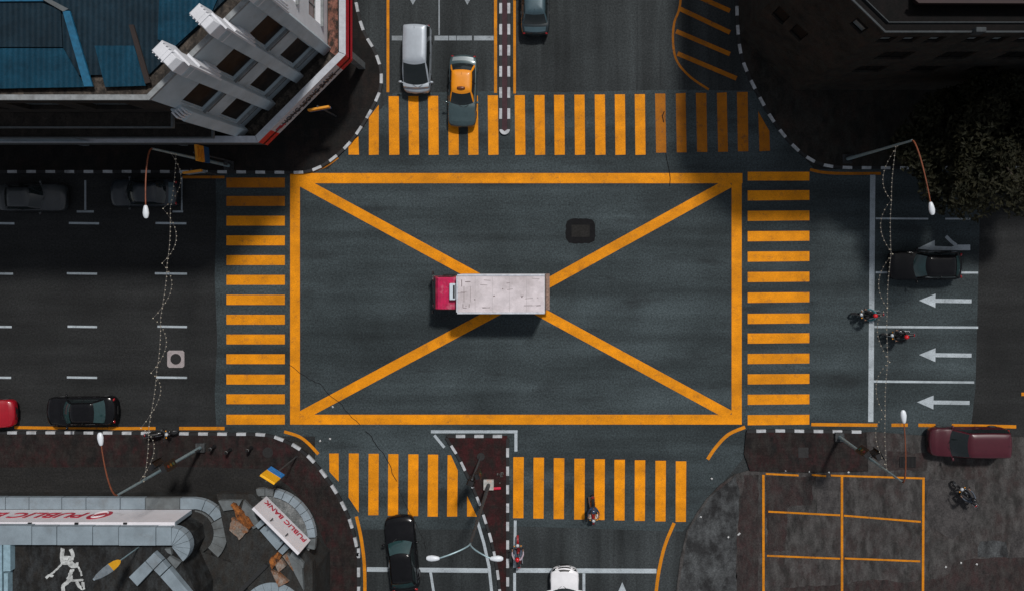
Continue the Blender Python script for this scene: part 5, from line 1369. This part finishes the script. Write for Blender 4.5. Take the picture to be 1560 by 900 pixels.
    slab('drum_roof', arc(415, 936, 27, -180, 0, 14), zl - .2, zl + .2, M['bank_floor'])
south_west_bank()
# blade sign on a thin mast over the bank roof
b0 = W(211, 833, 5.7)
t = empty('blade_sign', (b0.x, b0.y, 5.7), 0, 'slim orange and grey blade sign on a mast over the bank roof', 'sign')
b = MB(); b.tube([(0, 0, 0), (0, 0, 2.0)], .035, 8); b.build('mast', M['pole'], t, smooth=True)
bd = Vector((math.cos(R(-50)), math.sin(R(-50)), 0)); bn = Vector((-bd.y, bd.x, 0))
def blade(prof): 
    q = MB(); q.loft([[bd * (w_ * sx) + bn * (.035 * sy) + Vector((0, 0, z)) for sx, sy in ((-1, -1), (1, -1), (1, 1), (-1, 1))] for z, w_ in prof]); return q
blade([(1.85, .03), (2.0, .12), (2.3, .19), (2.75, .22)]).build('lower_panel', M['sign_amber'], t)
blade([(2.75, .22), (3.2, .21), (3.8, .15), (4.2, .05)]).build('upper_panel', M['sign_grey'], t)

# ------------------------------------------------------------------ trees
def tree(label, px, py, ht, rad, n, seed):
    rnd = random.Random(seed)
    c = W(px, py, 0.); zg = KZ - .02
    t = empty('tree', (c.x, c.y, zg), rnd.uniform(0, 6), label, 'tree', 'shaded trees at the north east corner')
    b = MB(); b.tube([(0, 0, 0), (.05, .02, ht * .25), (-.05, .1, ht * .5), (0, 0, ht * .8)], [.22, .17, .13, .05], 9)
    tips = []
    for k in range(11):
        a = k * 2.4; z0 = ht * (.35 + .035 * k); e = Vector((math.cos(a) * rad * rnd.uniform(.5, .85), math.sin(a) * rad * rnd.uniform(.5, .85), z0 + ht * rnd.uniform(.12, .3)))
        m = e * .5; m.z = z0 + (e.z - z0) * .35
        b.tube([(0, .05, z0), m, e], [.08, .055, .02], 6); tips.append(e)
    b.build('trunk', M['bark'], t, smooth=True)
    cl = [(e + Vector((rnd.uniform(-.3, .3), rnd.uniform(-.3, .3), .2)), rnd.uniform(.45, .8) * rad * .5) for e in tips]
    for k in range(16):
        a = rnd.uniform(0, 6.28); q = rad * math.sqrt(rnd.random()) * .95
        cl.append((Vector((math.cos(a) * q, math.sin(a) * q, ht * rnd.uniform(.6, .95) - .12 * q)), rad * rnd.uniform(.18, .36)))
    b = MB()
    for i in range(n):
        cc, r_ = cl[rnd.randrange(len(cl))]
        d = Vector((rnd.gauss(0, 1), rnd.gauss(0, 1), rnd.gauss(0, .8))).normalized() * r_ * rnd.random() ** .4
        p = cc + d; s = rnd.uniform(.09, .20)
        q = Matrix.Rotation(rnd.uniform(0, 6.28), 3, 'Z') @ Matrix.Rotation(rnd.gauss(0, .6), 3, 'X') @ Matrix.Rotation(rnd.gauss(0, .6), 3, 'Y')
        b.add([p + q @ Vector(v) for v in ((-s, 0, 0), (0, -s * .45, .02), (s, 0, -.02), (0, s * .45, .02))], [(0, 1, 2, 3)])
    b.build('crown', M['leaf'], t, recalc=False)
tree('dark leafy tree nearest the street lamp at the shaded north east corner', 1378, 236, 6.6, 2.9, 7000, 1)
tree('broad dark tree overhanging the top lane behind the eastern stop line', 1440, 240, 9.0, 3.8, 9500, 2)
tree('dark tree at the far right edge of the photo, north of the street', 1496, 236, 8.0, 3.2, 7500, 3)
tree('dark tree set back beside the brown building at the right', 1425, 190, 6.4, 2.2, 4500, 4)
